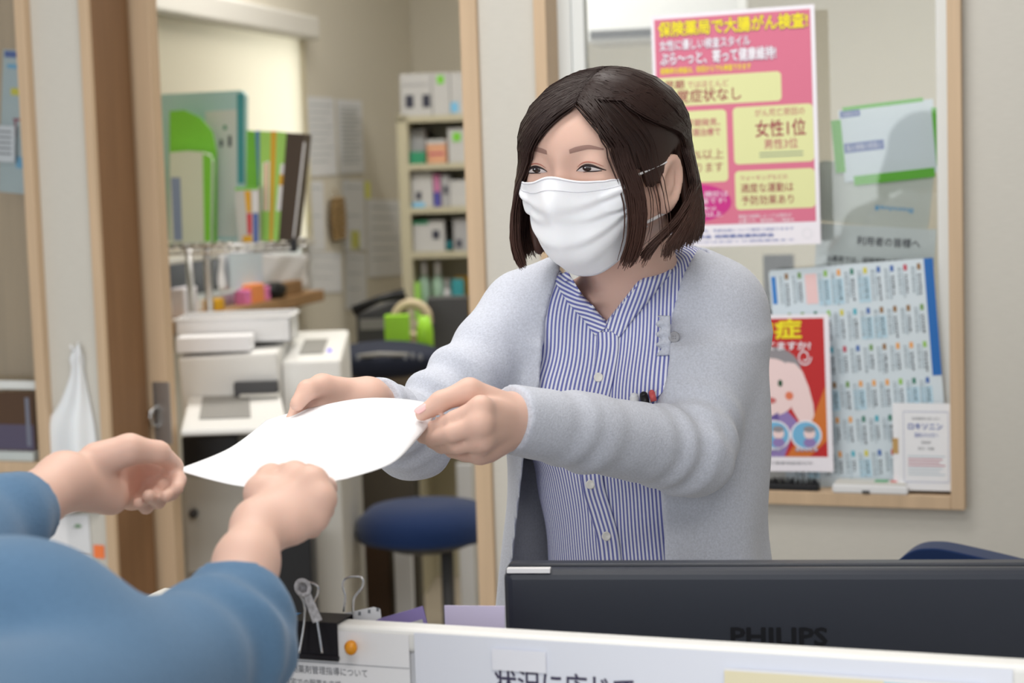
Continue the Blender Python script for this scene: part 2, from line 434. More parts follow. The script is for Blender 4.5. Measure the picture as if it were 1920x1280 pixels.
def npmesh(name, V, Fq, m, parent=None, attrs=None, smooth=True):
    me = bpy.data.meshes.new(name)
    me.vertices.add(len(V)); me.vertices.foreach_set('co', np.ascontiguousarray(V, dtype=np.float32).ravel())
    k = Fq.shape[1]; nF = len(Fq)
    me.loops.add(nF*k); me.loops.foreach_set('vertex_index', np.ascontiguousarray(Fq, dtype=np.int32).ravel())
    me.polygons.add(nF); me.polygons.foreach_set('loop_start', np.arange(0, nF*k, k, dtype=np.int32))
    me.polygons.foreach_set('use_smooth', np.ones(nF, dtype=bool))
    if attrs:
        for an, av in attrs.items():
            at_ = me.attributes.new(an, 'FLOAT', 'POINT'); at_.data.foreach_set('value', np.ascontiguousarray(av, dtype=np.float32))
    me.update(calc_edges=True); me.validate()
    for q in (m if isinstance(m, list) else [m]): me.materials.append(q)
    o = bpy.data.objects.new(name, me); COL.objects.link(o)
    if parent: o.parent = parent
    return o
def bvh(V, Fq): return BVHTree.FromPolygons([tuple(map(float, v)) for v in V], [tuple(map(int, f)) for f in Fq])
# ================================================================== the woman in the grey cardigan
def skin_mat():
    M = mat('skin', rgb(218,181,165), 0.5, spec=0.35, sss=0.25)
    return M
SKIN = skin_mat()
YAW = math.radians(32); NOD = math.radians(8)
HC = at(1130, 294, 2.03)
HR = Matrix.Rotation(-YAW, 3, 'Z') @ Matrix.Rotation(NOD, 3, 'X')
HRn = np.array([[HR[i][j] for j in range(3)] for i in range(3)], dtype=np.float32)
HCn = vn(HC)
def hw(x, y, z): return HC + HR @ Vector((x, y, z))       # head -> world
HM = Matrix.Translation(HC) @ HR.to_4x4()
def head_sdf(P):
    q = (P-HCn)@HRn
    ax = np.abs(q[:,0]); qs = q.copy(); qs[:,0] = ax       # symmetric
    d = ell(q, (0,0.018,0.020), (0.075,0.093,0.066))
    d = smin(d, ell(q, (0,-0.020,-0.022), (0.064,0.072,0.088)), 0.03)
    d = smin(d, ell(q, (0,-0.030,0.022), (0.056,0.061,0.042)), 0.03)              # forehead
    d = smin(d, cone(qs, A(0.0,-0.052,-0.088), A(0.045,0.0,-0.055), 0.020, 0.022), 0.03)
    d = smin(d, ell(qs, (0.037,-0.060,-0.030), (0.026,0.026,0.024)), 0.022)
    n = smin(cone(q, A(0,-0.088,0.004), A(0,-0.104,-0.032), 0.0055, 0.0095), ell(qs, (0.011,-0.094,-0.036), (0.008,0.009,0.007)), 0.008)
    d = smin(d, n, 0.016)
    d = smin(d, ell(q, (0,-0.090,-0.062), (0.022,0.008,0.009)), 0.01)              # lips
    d = smax(d, -ell(qs, (0.029,-0.112,0.001), (0.020,0.020,0.012)), 0.018)
    d = smin(d, ell(qs, (0.031,-0.0770,0.003), (0.0165,0.0140,0.0125)), 0.009)     # lids over the eyeball
    d = smin(d, ell(qs, (0.031,-0.0830,-0.0115), (0.016,0.0075,0.0045)), 0.008)    # smiling lower lid
    # ears
    c = math.cos(0.30); s = math.sin(0.30)
    e = (qs-A(0.078,0.000,-0.030))/0.86
    ee = np.stack([e[:,0]*c-e[:,1]*s, e[:,0]*s+e[:,1]*c, e[:,2]], 1)
    ee[:,1] -= ee[:,2]*0.22
    r2 = np.sqrt((ee[:,1]/0.019)**2+(ee[:,2]/0.032)**2)
    rim = np.sqrt(((r2-0.88)*0.019)**2+(ee[:,0]-0.004)**2)-0.0042
    bowl = np.maximum(np.abs(ee[:,0]+0.002)-0.0025, (r2-0.95)*0.018)
    ear = smin(rim, bowl, 0.005)
    lobe = ell(ee, (0.001,-0.004,-0.029), (0.005,0.009,0.010))
    ant = np.sqrt((np.sqrt(((ee[:,1]+0.003)/0.010)**2+((ee[:,2]-0.003)/0.018)**2)-0.9)**2*0.0001+(ee[:,0]-0.002)**2)-0.0025
    ear = smin(smin(ear, lobe, 0.005), ant, 0.003)
    d = smin(d, ear, 0.005)
    return d
NB = at(1192, 545, 2.13)
NT = hw(0, 0.030, -0.075)
def hand(P, wrist, rw, mcp, fingers, thumb, heel=None):
    """wrist point+radius, four (mcp point, r), fingers: lists of (point, r) after each mcp, thumb: list"""
    d = None
    for (p, r) in mcp:
        c = cone(P, wrist, p, rw*0.74, r)
        d = c if d is None else smin(d, c, 0.008)
    for (a, ra), (b, rb) in zip(mcp[:-1], mcp[1:]):
        d = smin(d, cone(P, a, b, ra*0.95, rb*0.95), 0.008)
    if heel is not None: d = smin(d, cone(P, wrist, heel[0], rw*0.8, heel[1]), 0.014)
    fs = None
    for (p, r), fg in zip(mcp, fingers):
        c = chain(P, [(p, r)]+fg, 0.003)
        fs = c if fs is None else smin(fs, c, 0.0012)
    d = smin(d, fs, 0.005)
    t = chain(P, thumb, 0.005)
    d = smin(d, t, 0.006)
    return d
# her left hand (thumb on the paper, fingers under it)
WL = at(966, 787, 1.83)
LH_mcp = [(at(902,764,1.765),0.0105),(at(900,795,1.757),0.0105),(at(903,824,1.765),0.0100),(at(899,850,1.785),0.0092)]
LH_f = [[(at(853,787,1.775),0.0092),(at(815,803,1.800),0.0078),(at(790,805,1.82),0.0066)],
        [(at(850,812,1.765),0.0092),(at(812,822,1.795),0.0078),(at(792,819,1.815),0.0066)],
        [(at(858,835,1.775),0.0088),(at(828,836,1.805),0.0075),(at(808,828,1.825),0.0064)],
        [(at(872,851,1.795),0.0078),(at(848,846,1.82),0.0066),(at(832,838,1.835),0.0056)]]
LH_th = [(at(935,760,1.815),0.016),(at(880,733,1.800),0.0128),(at(826,752,1.793),0.0098),(at(792,775,1.790),0.0078)]
# her right hand (seen over the far edge)
WR = at(688, 752, 1.955)
RH_mcp = [(at(598,742,1.935),0.0105),(at(600,762,1.93),0.0105),(at(606,784,1.925),0.010),(at(614,802,1.92),0.0092)]
RH_f = [[(at(560,764,1.92),0.0088),(at(545,795,1.90),0.0074),(at(545,815,1.89),0.0062)],
        [(at(572,790,1.92),0.0088),(at(560,812,1.90),0.0074),(at(560,826,1.89),0.0062)],
        [(at(580,806,1.915),0.0086),(at(572,824,1.90),0.0072),(at(572,836,1.89),0.006)],
        [(at(592,818,1.91),0.0076),(at(586,832,1.90),0.0064),(at(586,842,1.89),0.0054)]]
RH_th = [(at(655,738,1.945),0.017),(at(604,724,1.925),0.0130),(at(576,731,1.905),0.0102),(at(557,757,1.893),0.0080)]
EL = at(1294, 846, 2.005); SL = at(1342, 588, 2.15)
ER = at(774, 820, 2.06); SR = at(990, 596, 2.17)
def neck_chest(P):
    d = cone(P, NT, NB, 0.049, 0.055)
    chest = ell(P, at(1185,700,2.165), (0.125,0.072,0.12))
    chest = smin(chest, cone(P, at(1090,600,2.155), at(1290,595,2.145), 0.042, 0.042), 0.03)
    return smin(d, chest, 0.035)
def woman_skin(P):
    d = head_sdf(P)
    d = smin(d, neck_chest(P), 0.020)
    h = hand(P, WL, 0.0285, LH_mcp, LH_f, LH_th, (at(915,838,1.80),0.014))
    h = smin(h, cone(P, WL, EL, 0.0255, 0.032), 0.012)
    h = smin(h, cone(P, EL, SL, 0.034, 0.038), 0.02)
    g = hand(P, WR, 0.0245, RH_mcp, RH_f, RH_th, (at(625,765,1.94),0.014))
    g = smin(g, cone(P, WR, ER, 0.024, 0.032), 0.012)
    g = smin(g, cone(P, ER, SR, 0.034, 0.038), 0.02)
    d = smin(d, smin(h, g, 0.004), 0.006)
    return d
V, Fq = surface(woman_skin, (-0.46,1.70,0.98), (0.36,2.32,1.60), 0.0027, smooth=1)
woman = npmesh('person', V, Fq, SKIN)
# ------------------------------------------------------------------ face details
def proj(P):
    v = P-vn(CAM); zc = v@vn(fw)
    return 960+F*(v@vn(cr))/zc, 640-F*(v@vn(cu))/zc
BV_skin = bvh(V, Fq)
def on_face(x, z, eps=0.0006):
    """point on the face in front of head-local (x, z)"""
    o = hw(x, -0.2, z); d = HR @ Vector((0,1,0))
    h = BV_skin.ray_cast(o, d)
    return h[0] - d*eps if h[0] is not None else hw(x, -0.09, z)
def strip_on_face(name, pts, m, parent, eps=0.0008, n=24, rows=4):
    """pts: list of (x, z, half height); a thin patch lying on the face"""
    xs = np.array([p[0] for p in pts]); zs = np.array([p[1] for p in pts]); hs = np.array([p[2] for p in pts])
    t = np.linspace(0,1,len(pts)); tt = np.linspace(0,1,n)
    def cub(a):
        # smooth interpolation
        out = []
        for u in tt:
            i = min(int(u*(len(pts)-1)), len(pts)-2); f = u*(len(pts)-1)-i
            p0 = a[max(i-1,0)]; p1 = a[i]; p2 = a[i+1]; p3 = a[min(i+2,len(pts)-1)]
            out.append(0.5*((2*p1)+(-p0+p2)*f+(2*p0-5*p1+4*p2-p3)*f*f+(-p0+3*p1-3*p2+p3)*f**3))
        return out
    X, Z, Hh = cub(xs), cub(zs), cub(hs)
    g = MB(); G = []
    for x, z, h in zip(X, Z, Hh):
        h = max(h, 0.0001)
        G.append([on_face(x, z+h*(2*r/(rows-1)-1), eps*(1.0-0.5*abs(2*r/(rows-1)-1))) for r in range(rows)])
    g.grid(G, m)
    return g.build(name, parent=parent, smooth=True)
BROW = mat('eyebrow', rgb(156,122,112), 0.7)
LASH = mat('eyelash', rgb(38,26,28), 0.6)
LIDC = mat('eyelid_crease', rgb(176,112,98), 0.6)
LIDS = mat('eyelid_shade', rgb(214,160,142), 0.55, sss=0.2)
EYEW = mat('eye_white', rgb(205,196,196), 0.25)
IRIS = mat('iris', rgb(38,26,26), 0.08, spec=0.6)
for sgn in (-1, 1):
    k = sgn
    # brows
    strip_on_face('eyebrow', [(k*0.014,0.0195,0.0022),(k*0.022,0.0215,0.0027),(k*0.034,0.0225,0.0022),(k*0.046,0.0185,0.0008)], BROW, woman, 0.0007)
    # eye: white almond, iris, upper lash line, crease
    eye = strip_on_face('eye', [(k*0.0185,-0.0018,0.0002),(k*0.024,-0.0002,0.0023),(k*0.031,0.0009,0.0030),(k*0.038,0.0000,0.0024),(k*0.0445,-0.0022,0.0002)], EYEW, woman, 0.0009, rows=5)
    strip_on_face('iris', [(k*0.0310-0.0050,0.0008,0.0010),(k*0.0310-0.003,0.0010,0.0027),(k*0.0310,0.0010,0.0031),(k*0.0310+0.003,0.0008,0.0026),(k*0.0310+0.0050,0.0006,0.0010)], IRIS, eye, 0.0014, rows=5)
    strip_on_face('upper_lash', [(k*0.0180,-0.0016,0.0004),(k*0.0235,0.0022,0.0009),(k*0.031,0.0043,0.0014),(k*0.039,0.0026,0.0014),(k*0.0485,-0.0032,0.0004)], LASH, eye, 0.0018, rows=4)
    strip_on_face('lower_lash', [(k*0.026,-0.0030,0.0002),(k*0.032,-0.0026,0.0005),(k*0.039,-0.0028,0.0006),(k*0.0455,-0.0030,0.0003)], LASH, eye, 0.0014, rows=3)
    strip_on_face('lid_crease', [(k*0.0195,0.0025,0.0002),(k*0.025,0.0062,0.0006),(k*0.032,0.0076,0.0007),(k*0.040,0.0058,0.0006),(k*0.047,0.0012,0.0002)], LIDC, eye, 0.0008, rows=3)
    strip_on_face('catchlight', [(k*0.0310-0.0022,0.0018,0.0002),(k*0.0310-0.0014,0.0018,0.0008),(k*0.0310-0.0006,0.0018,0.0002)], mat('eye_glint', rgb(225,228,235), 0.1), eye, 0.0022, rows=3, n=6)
# ------------------------------------------------------------------ face mask
MASK = mat('mask_nonwoven', rgb(250,250,255), 0.8, spec=0.15, bump=((900,900,900),0.15,0.0004), sss=0.1)
def mask_loc(u, v):
    top = -0.0105+0.0075*math.exp(-(u/0.28)**2)-0.004*u*u
    bot = -0.121+0.050*abs(u)**2.2
    z = top+(bot-top)*v
    a = u*(0.92 if u > 0 else 1.02)
    R = 0.0770-0.010*v*(1-abs(u))-0.004*v
    x = R*math.sin(a)*(1.0+0.02*v)
    fy = 0.108-0.004*v
    y = -fy*math.cos(a*0.98)-0.004+0.012*abs(u)*v
    y -= 0.012*math.exp(-((u)/0.22)**2-((v-0.22)/0.22)**2)
    y -= 0.005*math.exp(-((u)/0.45)**2-((v-0.55)/0.25)**2)
    y += 0.046*max(0,(v-0.62)/0.38)**2*(1-0.35*abs(u))
    return x, y, z
def mask_fold(u, v):
    s = 0.0
    for c0, c1, am in ((0.20,0.34,0.0034),(0.45,0.40,0.0028),(0.62,0.66,0.0034),(0.80,0.88,0.0022)):
        c = c0+(c1-c0)*(1-abs(u))
        wv = 0.030+0.03*(1-abs(u))
        dd = (v-c)/wv
        s += am*(0.35+0.65*abs(u)**0.7)*math.tanh(dd*1.6)*math.exp(-dd*dd*0.22)
    return s-0.0012*math.sin(9*u+4*v)*v
_mc = {}
def mask_pt(u, v):
    """mask surface, kept clear of the face below it"""
    p = vn(hw(*mask_loc(u, v)))[None]
    for _ in range(3):
        e = 0.001; d = head_sdf(p)[0]
        if d > 0.0035: break
        gr = np.array([head_sdf(p+A(e,0,0))[0]-d, head_sdf(p+A(0,e,0))[0]-d, head_sdf(p+A(0,0,e))[0]-d])
        p = p+gr/(np.linalg.norm(gr)+1e-9)*(0.0036-d)
    return Vector(p[0].tolist()) + HR @ Vector((0, mask_fold(u, v)*1.25, 0))
g = MB(); nu, nv = 56, 48
g.grid([[mask_pt(-1+2*i/nu, j/nv) for j in range(nv+1)] for i in range(nu+1)], MASK)
mask = g.build('face_mask', parent=woman, smooth=True, solid=0.0012)
g = MB()
def seam(v, off=0.0012, r=0.0004, u0=-0.97, u1=0.97):
    d = HR @ Vector((0,-1,0))
    g.tube([mask_pt(u0+(u1-u0)*i/50, v)+d*off for i in range(51)], r, 6)
seam(0.015, 0.0006, 0.0009); seam(0.115, 0.0008, 0.0005)
for sg in (-1,1):
    d = HR @ Vector((0,-1,0))
    g.tube([mask_pt(sg*0.955, v/20)+d*0.0008 for v in range(21)], 0.0006, 6)
g.build('seam', mat('mask_seam', rgb(214,214,222), 0.8), mask, smooth=True)
ELOOP = mat('elastic_loop', rgb(235,235,238), 0.8)
for sg in (-1,1):
    g = MB()
    p0 = mask_pt(sg*0.97,0.06); p1 = mask_pt(sg*0.97,0.93)
    e1 = hw(sg*0.079,-0.010,-0.008); e2 = hw(sg*0.080,0.012,-0.006); e3 = hw(sg*0.079,0.017,-0.030); e4 = hw(sg*0.076,0.004,-0.058)
    def bez(pts, n=10):
        out = []
        for i in range(len(pts)-1):
            a = pts[max(i-1,0)]; b_ = pts[i]; c_ = pts[i+1]; d_ = pts[min(i+2,len(pts)-1)]
            for q in range(n):
                f = q/n
                out.append(0.5*((2*b_)+(c_-a)*f+(2*a-5*b_+4*c_-d_)*f*f+(3*b_-a-3*c_+d_)*f**3))
        out.append(pts[-1]); return out
    g.tube(bez([p0,e1,e2,e3,e4,p1]), 0.0024, 8, flat=0.5)
    g.build('ear_loop', ELOOP, mask, smooth=True)
# ------------------------------------------------------------------ torso volumes
TO = at(1197, 800, 2.16); TY = math.radians(-26)
TRn = np.array([[math.cos(TY),-math.sin(TY),0],[math.sin(TY),math.cos(TY),0],[0,0,1]], dtype=np.float32)
TOn = vn(TO)
def tw(x,y,z): return Vector((TO.x+x*math.cos(TY)-y*math.sin(TY), TO.y+x*math.sin(TY)+y*math.cos(TY), TO.z+z))
def torso(P, g=0.0):
    q = (P-TOn)@TRn
    qs = q.copy(); qs[:,0] = np.abs(q[:,0])
    d = ell(q, (0,0.005,0.02), (0.140+g,0.095+g,0.20))
    d = smin(d, ell(qs, (0.066,-0.060,0.035), (0.060+g,0.052+g,0.060+g)), 0.045)
    d = smin(d, cone(P, at(1095,590,2.150), at(1295,585,2.145), 0.052+g, 0.052+g), 0.04)
    d = smin(d, cone(P, at(1200,520,2.17), SL, 0.048, 0.050+g), 0.035)
    d = smin(d, cone(P, at(1175,525,2.17), SR, 0.048, 0.048+g), 0.035)
    return d
def blouse_sdf(P):
    q = (P-TOn)@TRn
    d = smin(torso(P, 0.004), neck_chest(P)-0.0045, 0.01)
    d = smin(d, ell(q, (0.004,0.004,-0.19), (0.120,0.098,0.22)), 0.05)
    d = smin(d, ell(q, (0.004,0.004,-0.40), (0.155,0.115,0.17)), 0.05)
    # soft folds
    x = q[:,0]; z = q[:,2]
    d = d+0.0022*np.sin(40*x+14*z)*np.exp(-((z+0.17)/0.13)**2)+0.0014*np.sin(70*z-30*x+1)*np.exp(-((z+0.02)/0.10)**2)
    # V neck
    px, py = proj(P)
    yl = 602+(px-1137)*(515-602)/(1058-1137)
    yr = 602+(px-1137)*(488-602)/(1226-1137)
    wedge = np.maximum(py-yl, py-yr)/1650.0*0.72
    front = q[:,1]-0.07
    wedge = np.maximum(wedge, front)
    d = np.maximum(d, -wedge)
    nbk = P[:,2]-(vn(NB)[2]+0.045)-0.35*(P[:,1]-vn(NB)[1])      # collar line at the back of the neck
    d = np.maximum(d, nbk)
    return np.maximum(d, (TO.z-0.40)-P[:,2])
Vb, Fb = surface(blouse_sdf, (TO.x-0.30,TO.y-0.25,TO.z-0.42), (TO.x+0.30,TO.y+0.20,TO.z+0.28), 0.0034, smooth=1)
qb = (Vb-TOn)@TRn
ang = np.arctan2(qb[:,0], -qb[:,1]-0.0)
ub = ang*0.055+0.008*np.sin(qb[:,2]*9+1.5)+qb[:,0]*0.55
def stripe_mat(name, period=0.0047):
    M = bpy.data.materials.new(name); M.use_nodes = True; nt = M.node_tree; bs = nt.nodes['Principled BSDF']
    at_ = nt.nodes.new('ShaderNodeAttribute'); at_.attribute_name = 'u'
    mu = nt.nodes.new('ShaderNodeMath'); mu.operation = 'MULTIPLY'; mu.inputs[1].default_value = 2*math.pi/period
    sn = nt.nodes.new('ShaderNodeMath'); sn.operation = 'SINE'
    rp = nt.nodes.new('ShaderNodeMapRange'); rp.interpolation_type = 'SMOOTHSTEP'; rp.inputs[1].default_value = -0.25; rp.inputs[2].default_value = 0.25
    mx = nt.nodes.new('ShaderNodeMix'); mx.data_type = 'RGBA'
    mx.inputs[6].default_value = rgb(234,236,246); mx.inputs[7].default_value = rgb(116,121,184)
    nt.links.new(at_.outputs['Fac'], mu.inputs[0]); nt.links.new(mu.outputs[0], sn.inputs[0]); nt.links.new(sn.outputs[0], rp.inputs[0])
    nt.links.new(rp.outputs[0], mx.inputs[0]); nt.links.new(mx.outputs[2], bs.inputs['Base Color'])
    bs.inputs['Roughness'].default_value = 0.85; bs.inputs['Specular IOR Level'].default_value = 0.15
    tc = nt.nodes.new('ShaderNodeTexCoord'); no = nt.nodes.new('ShaderNodeTexNoise'); no.inputs['Scale'].default_value = 260
    bp = nt.nodes.new('ShaderNodeBump'); bp.inputs['Strength'].default_value = 0.35; bp.inputs['Distance'].default_value = 0.0015
    nt.links.new(tc.outputs['Object'], no.inputs['Vector']); nt.links.new(no.outputs[0], bp.inputs['Height']); nt.links.new(bp.outputs[0], bs.inputs['Normal'])
    return M
STRIPE = stripe_mat('blue_stripe_seersucker')
blouse = npmesh('blouse', Vb, Fb, STRIPE, woman, {'u': ub})
BV_b = bvh(Vb, Fb)
def on_px(B_, x, y, eps=0.001, fallY=2.05):
    d = ray(x, y).normalized(); h = B_.ray_cast(CAM, d)
    if h[0] is None: return at(x, y, fallY)
    return h[0]-d*eps
def path(pts, n=12): return bez([Vector((p[0],p[1],0)) for p in pts], n)
def ribbon_px(name, B_, pts, wpx, m, parent, eps=0.0012, ustr=None, solid=0.0, cols=6, n=12):
    """a band lying on a garment along a line; ustr gives its own stripe direction"""
    P = path(pts, n); G = []; U = []
    acc = 0
    for i, p in enumerate(P):
        t = (P[min(i+1,len(P)-1)]-P[max(i-1,0)]).normalized(); nrm = Vector((-t.y,t.x,0))
        if i: acc += (P[i]-P[i-1]).length/1650
        row = []
        for c in range(cols):
            f = c/(cols-1)-0.5; q = p+nrm*(f*wpx)
            row.append(on_px(B_, q.x, q.y, eps)); U.append((acc*ustr[0]+f*wpx/1650*ustr[1]) if ustr else 0)
        G.append(row)
    vs = np.array([tuple(v) for r in G for v in r], dtype=np.float32); b_ = cols
    fs = np.array([(i*b_+j,(i+1)*b_+j,(i+1)*b_+j+1,i*b_+j+1) for i in range(len(G)-1) for j in range(b_-1)])
    o = npmesh(name, vs, fs, m, parent, {'u': np.array(U)})
    if solid:
        q = o.modifiers.new('s','SOLIDIFY'); q.thickness = solid; q.offset = 0
    return o
ribbon_px('neckband', BV_b, [(1128,620),(1104,588),(1080,562),(1062,535),(1052,514)], 30, STRIPE, blouse, 0.0020, (0.55,0.85), 0.0015)
ribbon_px('neckband', BV_b, [(1148,622),(1172,590),(1200,557),(1225,525),(1248,498)], 34, STRIPE, blouse, 0.0024, (0.35,0.95), 0.0015)
ribbon_px('placket', BV_b, [(1139,622),(1139,655),(1130,707),(1116,770),(1108,840),(1112,908),(1128,965),(1140,1010),(1146,1062)], 40, STRIPE, blouse, 0.0018, (0.0,1.0), 0.0012)
PEARL = mat('pearl_button', rgb(238,236,230), 0.2, spec=0.6)
for (x,y) in ((1122,707),(1107,908),(1137,1005)):
    p = on_px(BV_b, x, y, 0.004); d = (CAM-p).normalized()
    g = MB(); g.lathe([(0.0,-0.001),(0.0050,-0.001),(0.0054,0.0002),(0.0048,0.0014),(0.0036,0.0010),(0.0,0.0008)], n=24)
    o = g.build('button', PEARL, blouse, smooth=True); o.matrix_local = Matrix.Translation(p) @ d.to_track_quat('Z','Y').to_matrix().to_4x4()
ribbon_px('pocket_edge', BV_b, [(1183,766),(1215,752),(1240,732),(1256,716)], 8, STRIPE, blouse, 0.0045, (0.7,0.7), 0.002)
def pen(name, x0, y0, x1, y1, r, m, e):
    a = on_px(BV_b, x0, y0, e); b_ = on_px(BV_b, x1, y1, e)
    g = MB(); g.cyl(a, b_, r, r, 16, m); g.sphere(tuple(b_), r*0.96, 12, m)
    return tag(g.build(name, smooth=True), *e_label)
PENW = mat('pen_white', rgb(230,232,236), 0.3)
e_label = ('white capped pen standing in the striped breast pocket', 'pen'); pen('pen', 1190,772,1189,744, 0.0052, PENW, 0.006)
e_label = ('black pen with silver tip between two pens in the breast pocket', 'pen'); pen('pen', 1212,764,1207,741, 0.0048, BLACK, 0.008)
e_label = ('red pen in the breast pocket, nearest the cardigan edge', 'pen'); pen('pen', 1226,752,1222,736, 0.0036, mat('pen_red', rgb(206,92,92), 0.3), 0.008)
# ------------------------------------------------------------------ cardigan
def interp(y, pts): return np.interp(y, [p[0] for p in pts], [p[1] for p in pts])
OPL = [(400,1075),(500,1052),(560,1032),(600,1022),(745,1010),(845,984),(950,972),(1060,960),(1300,945)]
OPR = [(400,1330),(465,1308),(520,1276),(600,1257),(760,1249),(920,1241),(1062,1246),(1300,1250)]
def folds(P, a, b, t0, wdt, lam, amp, ph):
    a = vn(a); b = vn(b); ab = b-a; L = float(np.sqrt(ab@ab)); t = ((P-a)@ab)/(L*L)
    r = P-a-t[:,None]*ab
    an = np.arctan2(r[:,2], r[:,0])
    return amp*np.exp(-((t-t0)/wdt)**2)*np.sin(2*math.pi*(t*L)/lam+1.3*np.sin(an*1.0+ph)+ph)
def cardigan_sdf(P):
    q = (P-TOn)@TRn
    d = torso(P, 0.010)
    x = q[:,0]; z = q[:,2]; an = np.arctan2(q[:,0], -q[:,1])
    col = np.sqrt(((q[:,0]+0.007)/0.143)**2+((q[:,1]-0.005)/0.112)**2)
    col = (col-1)*0.112
    body = np.maximum(col, q[:,2]-0.09)
    flare = np.clip((0.03-q[:,2])/0.3, 0, 1)
    body = body-0.020*flare-0.012*flare*np.clip(-x/0.1,0,1)
    x = q[:,0]; z = q[:,2]; an = np.arctan2(q[:,0], -q[:,1])
    body = body+0.006*np.sin(an*9+0.6*np.sin(z*12))*np.clip((0.02-z)/0.25,0,1)
    d = smin(d, body, 0.05)
    # left sleeve
    k1 = cone(P, SL, EL, 0.056, 0.0475); k2 = cone(P, EL, WL+(WL-EL).normalized()*0.012, 0.0470, 0.0350)
    k1 = k1+folds(P, SL, EL, 0.92, 0.22, 0.034, 0.0032, 0.4)+folds(P, SL, EL, 0.35, 0.35, 0.075, 0.002, 2.0)
    k2 = k2+folds(P, EL, WL, 0.10, 0.16, 0.036, 0.0032, 1.7)+folds(P, EL, WL, 0.68, 0.12, 0.042, 0.0022, 0.3)
    s = smin(k1, k2, 0.018)
    s = smin(s, cone(P, EL+(WL-EL)*0.64, EL+(WL-EL)*0.70, 0.040, 0.034), 0.014)
    # right sleeve
    m1 = cone(P, SR, ER, 0.052, 0.045); m2 = cone(P, ER, WR+(WR-ER).normalized()*-0.010, 0.044, 0.034)
    m1 = m1+folds(P, SR, ER, 0.75, 0.35, 0.045, 0.0042, 0.0)+folds(P, SR, ER, 0.3, 0.3, 0.085, 0.0025, 1.2)
    m2 = m2+folds(P, ER, WR, 0.35, 0.3, 0.030, 0.0030, 0.5)
    s2 = smin(m1, m2, 0.02)
    body_open = smin(d, np.minimum(s, s2)+0.0, 0.0001)
    px, py = proj(P)
    cut = np.minimum(px-interp(py, OPL), interp(py, OPR)-px)/1600.0       # >0 inside the opening
    cut = np.minimum(cut, 0.035-0.075*np.clip((0.04-z)/0.06,0,1)*(x < 0.02)-q[:,1])
    # torso shell with opening
    dt = d
    sh = np.maximum(dt, -(dt+0.0072))
    sh = smax(sh, cut, 0.003)
    nk = np.sqrt(((P-vn(NB)-A(0.01,-0.01,0))[:,:2]**2).sum(1))-0.078
    sh = np.maximum(sh, -np.maximum(np.maximum(nk, vn(NB)[2]-0.015-P[:,2]), 0.01-q[:,1]))
    # sleeves, hollow cuffs
    wl = (P-vn(WL+(WL-EL).normalized()*0.010))@vn((WL-EL).normalized())
    sl = np.maximum(s, wl)
    wr = (P-vn(WR+(ER-WR).normalized()*0.016))@vn((WR-ER).normalized())
    sr = np.maximum(s2, wr)
    r = smin(sh, np.where(dt > -0.02, sl, 1.0), 0.016)
    r = smin(r, np.where(dt > -0.02, sr, 1.0), 0.016)
    return np.maximum(r, (TO.z-0.42)-P[:,2])
Vc, Fc = surface(cardigan_sdf, (-0.30,1.72,TO.z-0.44), (0.38,2.36,TO.z+0.29), 0.0034, smooth=2)
KNIT = mat('grey_heather_knit', rgb(198,202,214), 0.95, spec=0.08, noise=((420,420,420),0.13,2), bump=((500,500,500),0.5,0.0012), sheen=0.25)
cardigan = npmesh('cardigan', Vc, Fc, KNIT, woman)
BV_c = bvh(Vc, Fc)
GB = mat('grey_button', rgb(150,150,156), 0.35)
p = on_px(BV_c, 1264, 632, 0.006, 2.04); d = (CAM-p).normalized()
g = MB(); g.lathe([(0,-0.002),(0.0060,-0.002),(0.0066,0),(0.0058,0.0014),(0.0044,0.0008),(0,0.0006)], n=24)
for a in range(4): g.sphere((0.0018*math.cos(a*math.pi/2+0.78),0.0018*math.sin(a*math.pi/2+0.78),0.0009), 0.0007, 8)
o = g.build('button', GB, cardigan, smooth=True); cb_p = p; o.matrix_local = Matrix.Translation(p) @ d.to_track_quat('Z','Y').to_matrix().to_4x4()
ruf = MB(); G = []
for i in range(25):
    f = i/24; c_ = cb_p+Vector((-0.017,0.004,0.024-0.044*f)); G.append([c_+Vector((0.013*k/4+0.0030*math.sin(f*24)*(1-k/4),0.0022*math.sin(f*24+1)*(1-k/4)-0.001*k,0)) for k in range(5)])
ruf.grid(G); ruf.build('ruffle_edge', KNIT, cardigan, smooth=True, solid=0.002)
# trousers and shoes below the counter
def leg_sdf(P):
    d = ell(P, tw(0.004,0.01,-0.46), (0.160,0.118,0.13))
    for sx_ in (-1,1):
        d = smin(d, chain(P, [(tw(sx_*0.085,0.01,-0.47),0.085),(tw(sx_*0.09,0.01,-0.75),0.062),(Vector((tw(sx_*0.09,0.03,0).x,tw(sx_*0.09,0.03,0).y,0.06)),0.050)], 0.02), 0.03)
    return np.maximum(np.maximum(d, 0.05-P[:,2]), P[:,2]-(TO.z-0.395))
Vl, Fl = surface(leg_sdf, (TO.x-0.3,TO.y-0.28,0.0), (TO.x+0.3,TO.y+0.28,TO.z-0.36), 0.009)
npmesh('trousers', Vl, Fl, mat('navy_trousers', rgb(34,38,52), 0.8), woman)
for sx_ in (-1,1):
    q = tw(sx_*0.09,0.03,0); g = MB()
    g.sphere((0,-0.05,0.045), (0.045,0.125,0.045), 18)
    o = g.build('shoe', mat('white_shoe', rgb(225,225,225), 0.5), woman, smooth=True); o.matrix_local = T(q.x,q.y,0,TY)
tag(woman, 'woman in grey cardigan and striped blouse wearing a white face mask, handing over a paper', 'person')
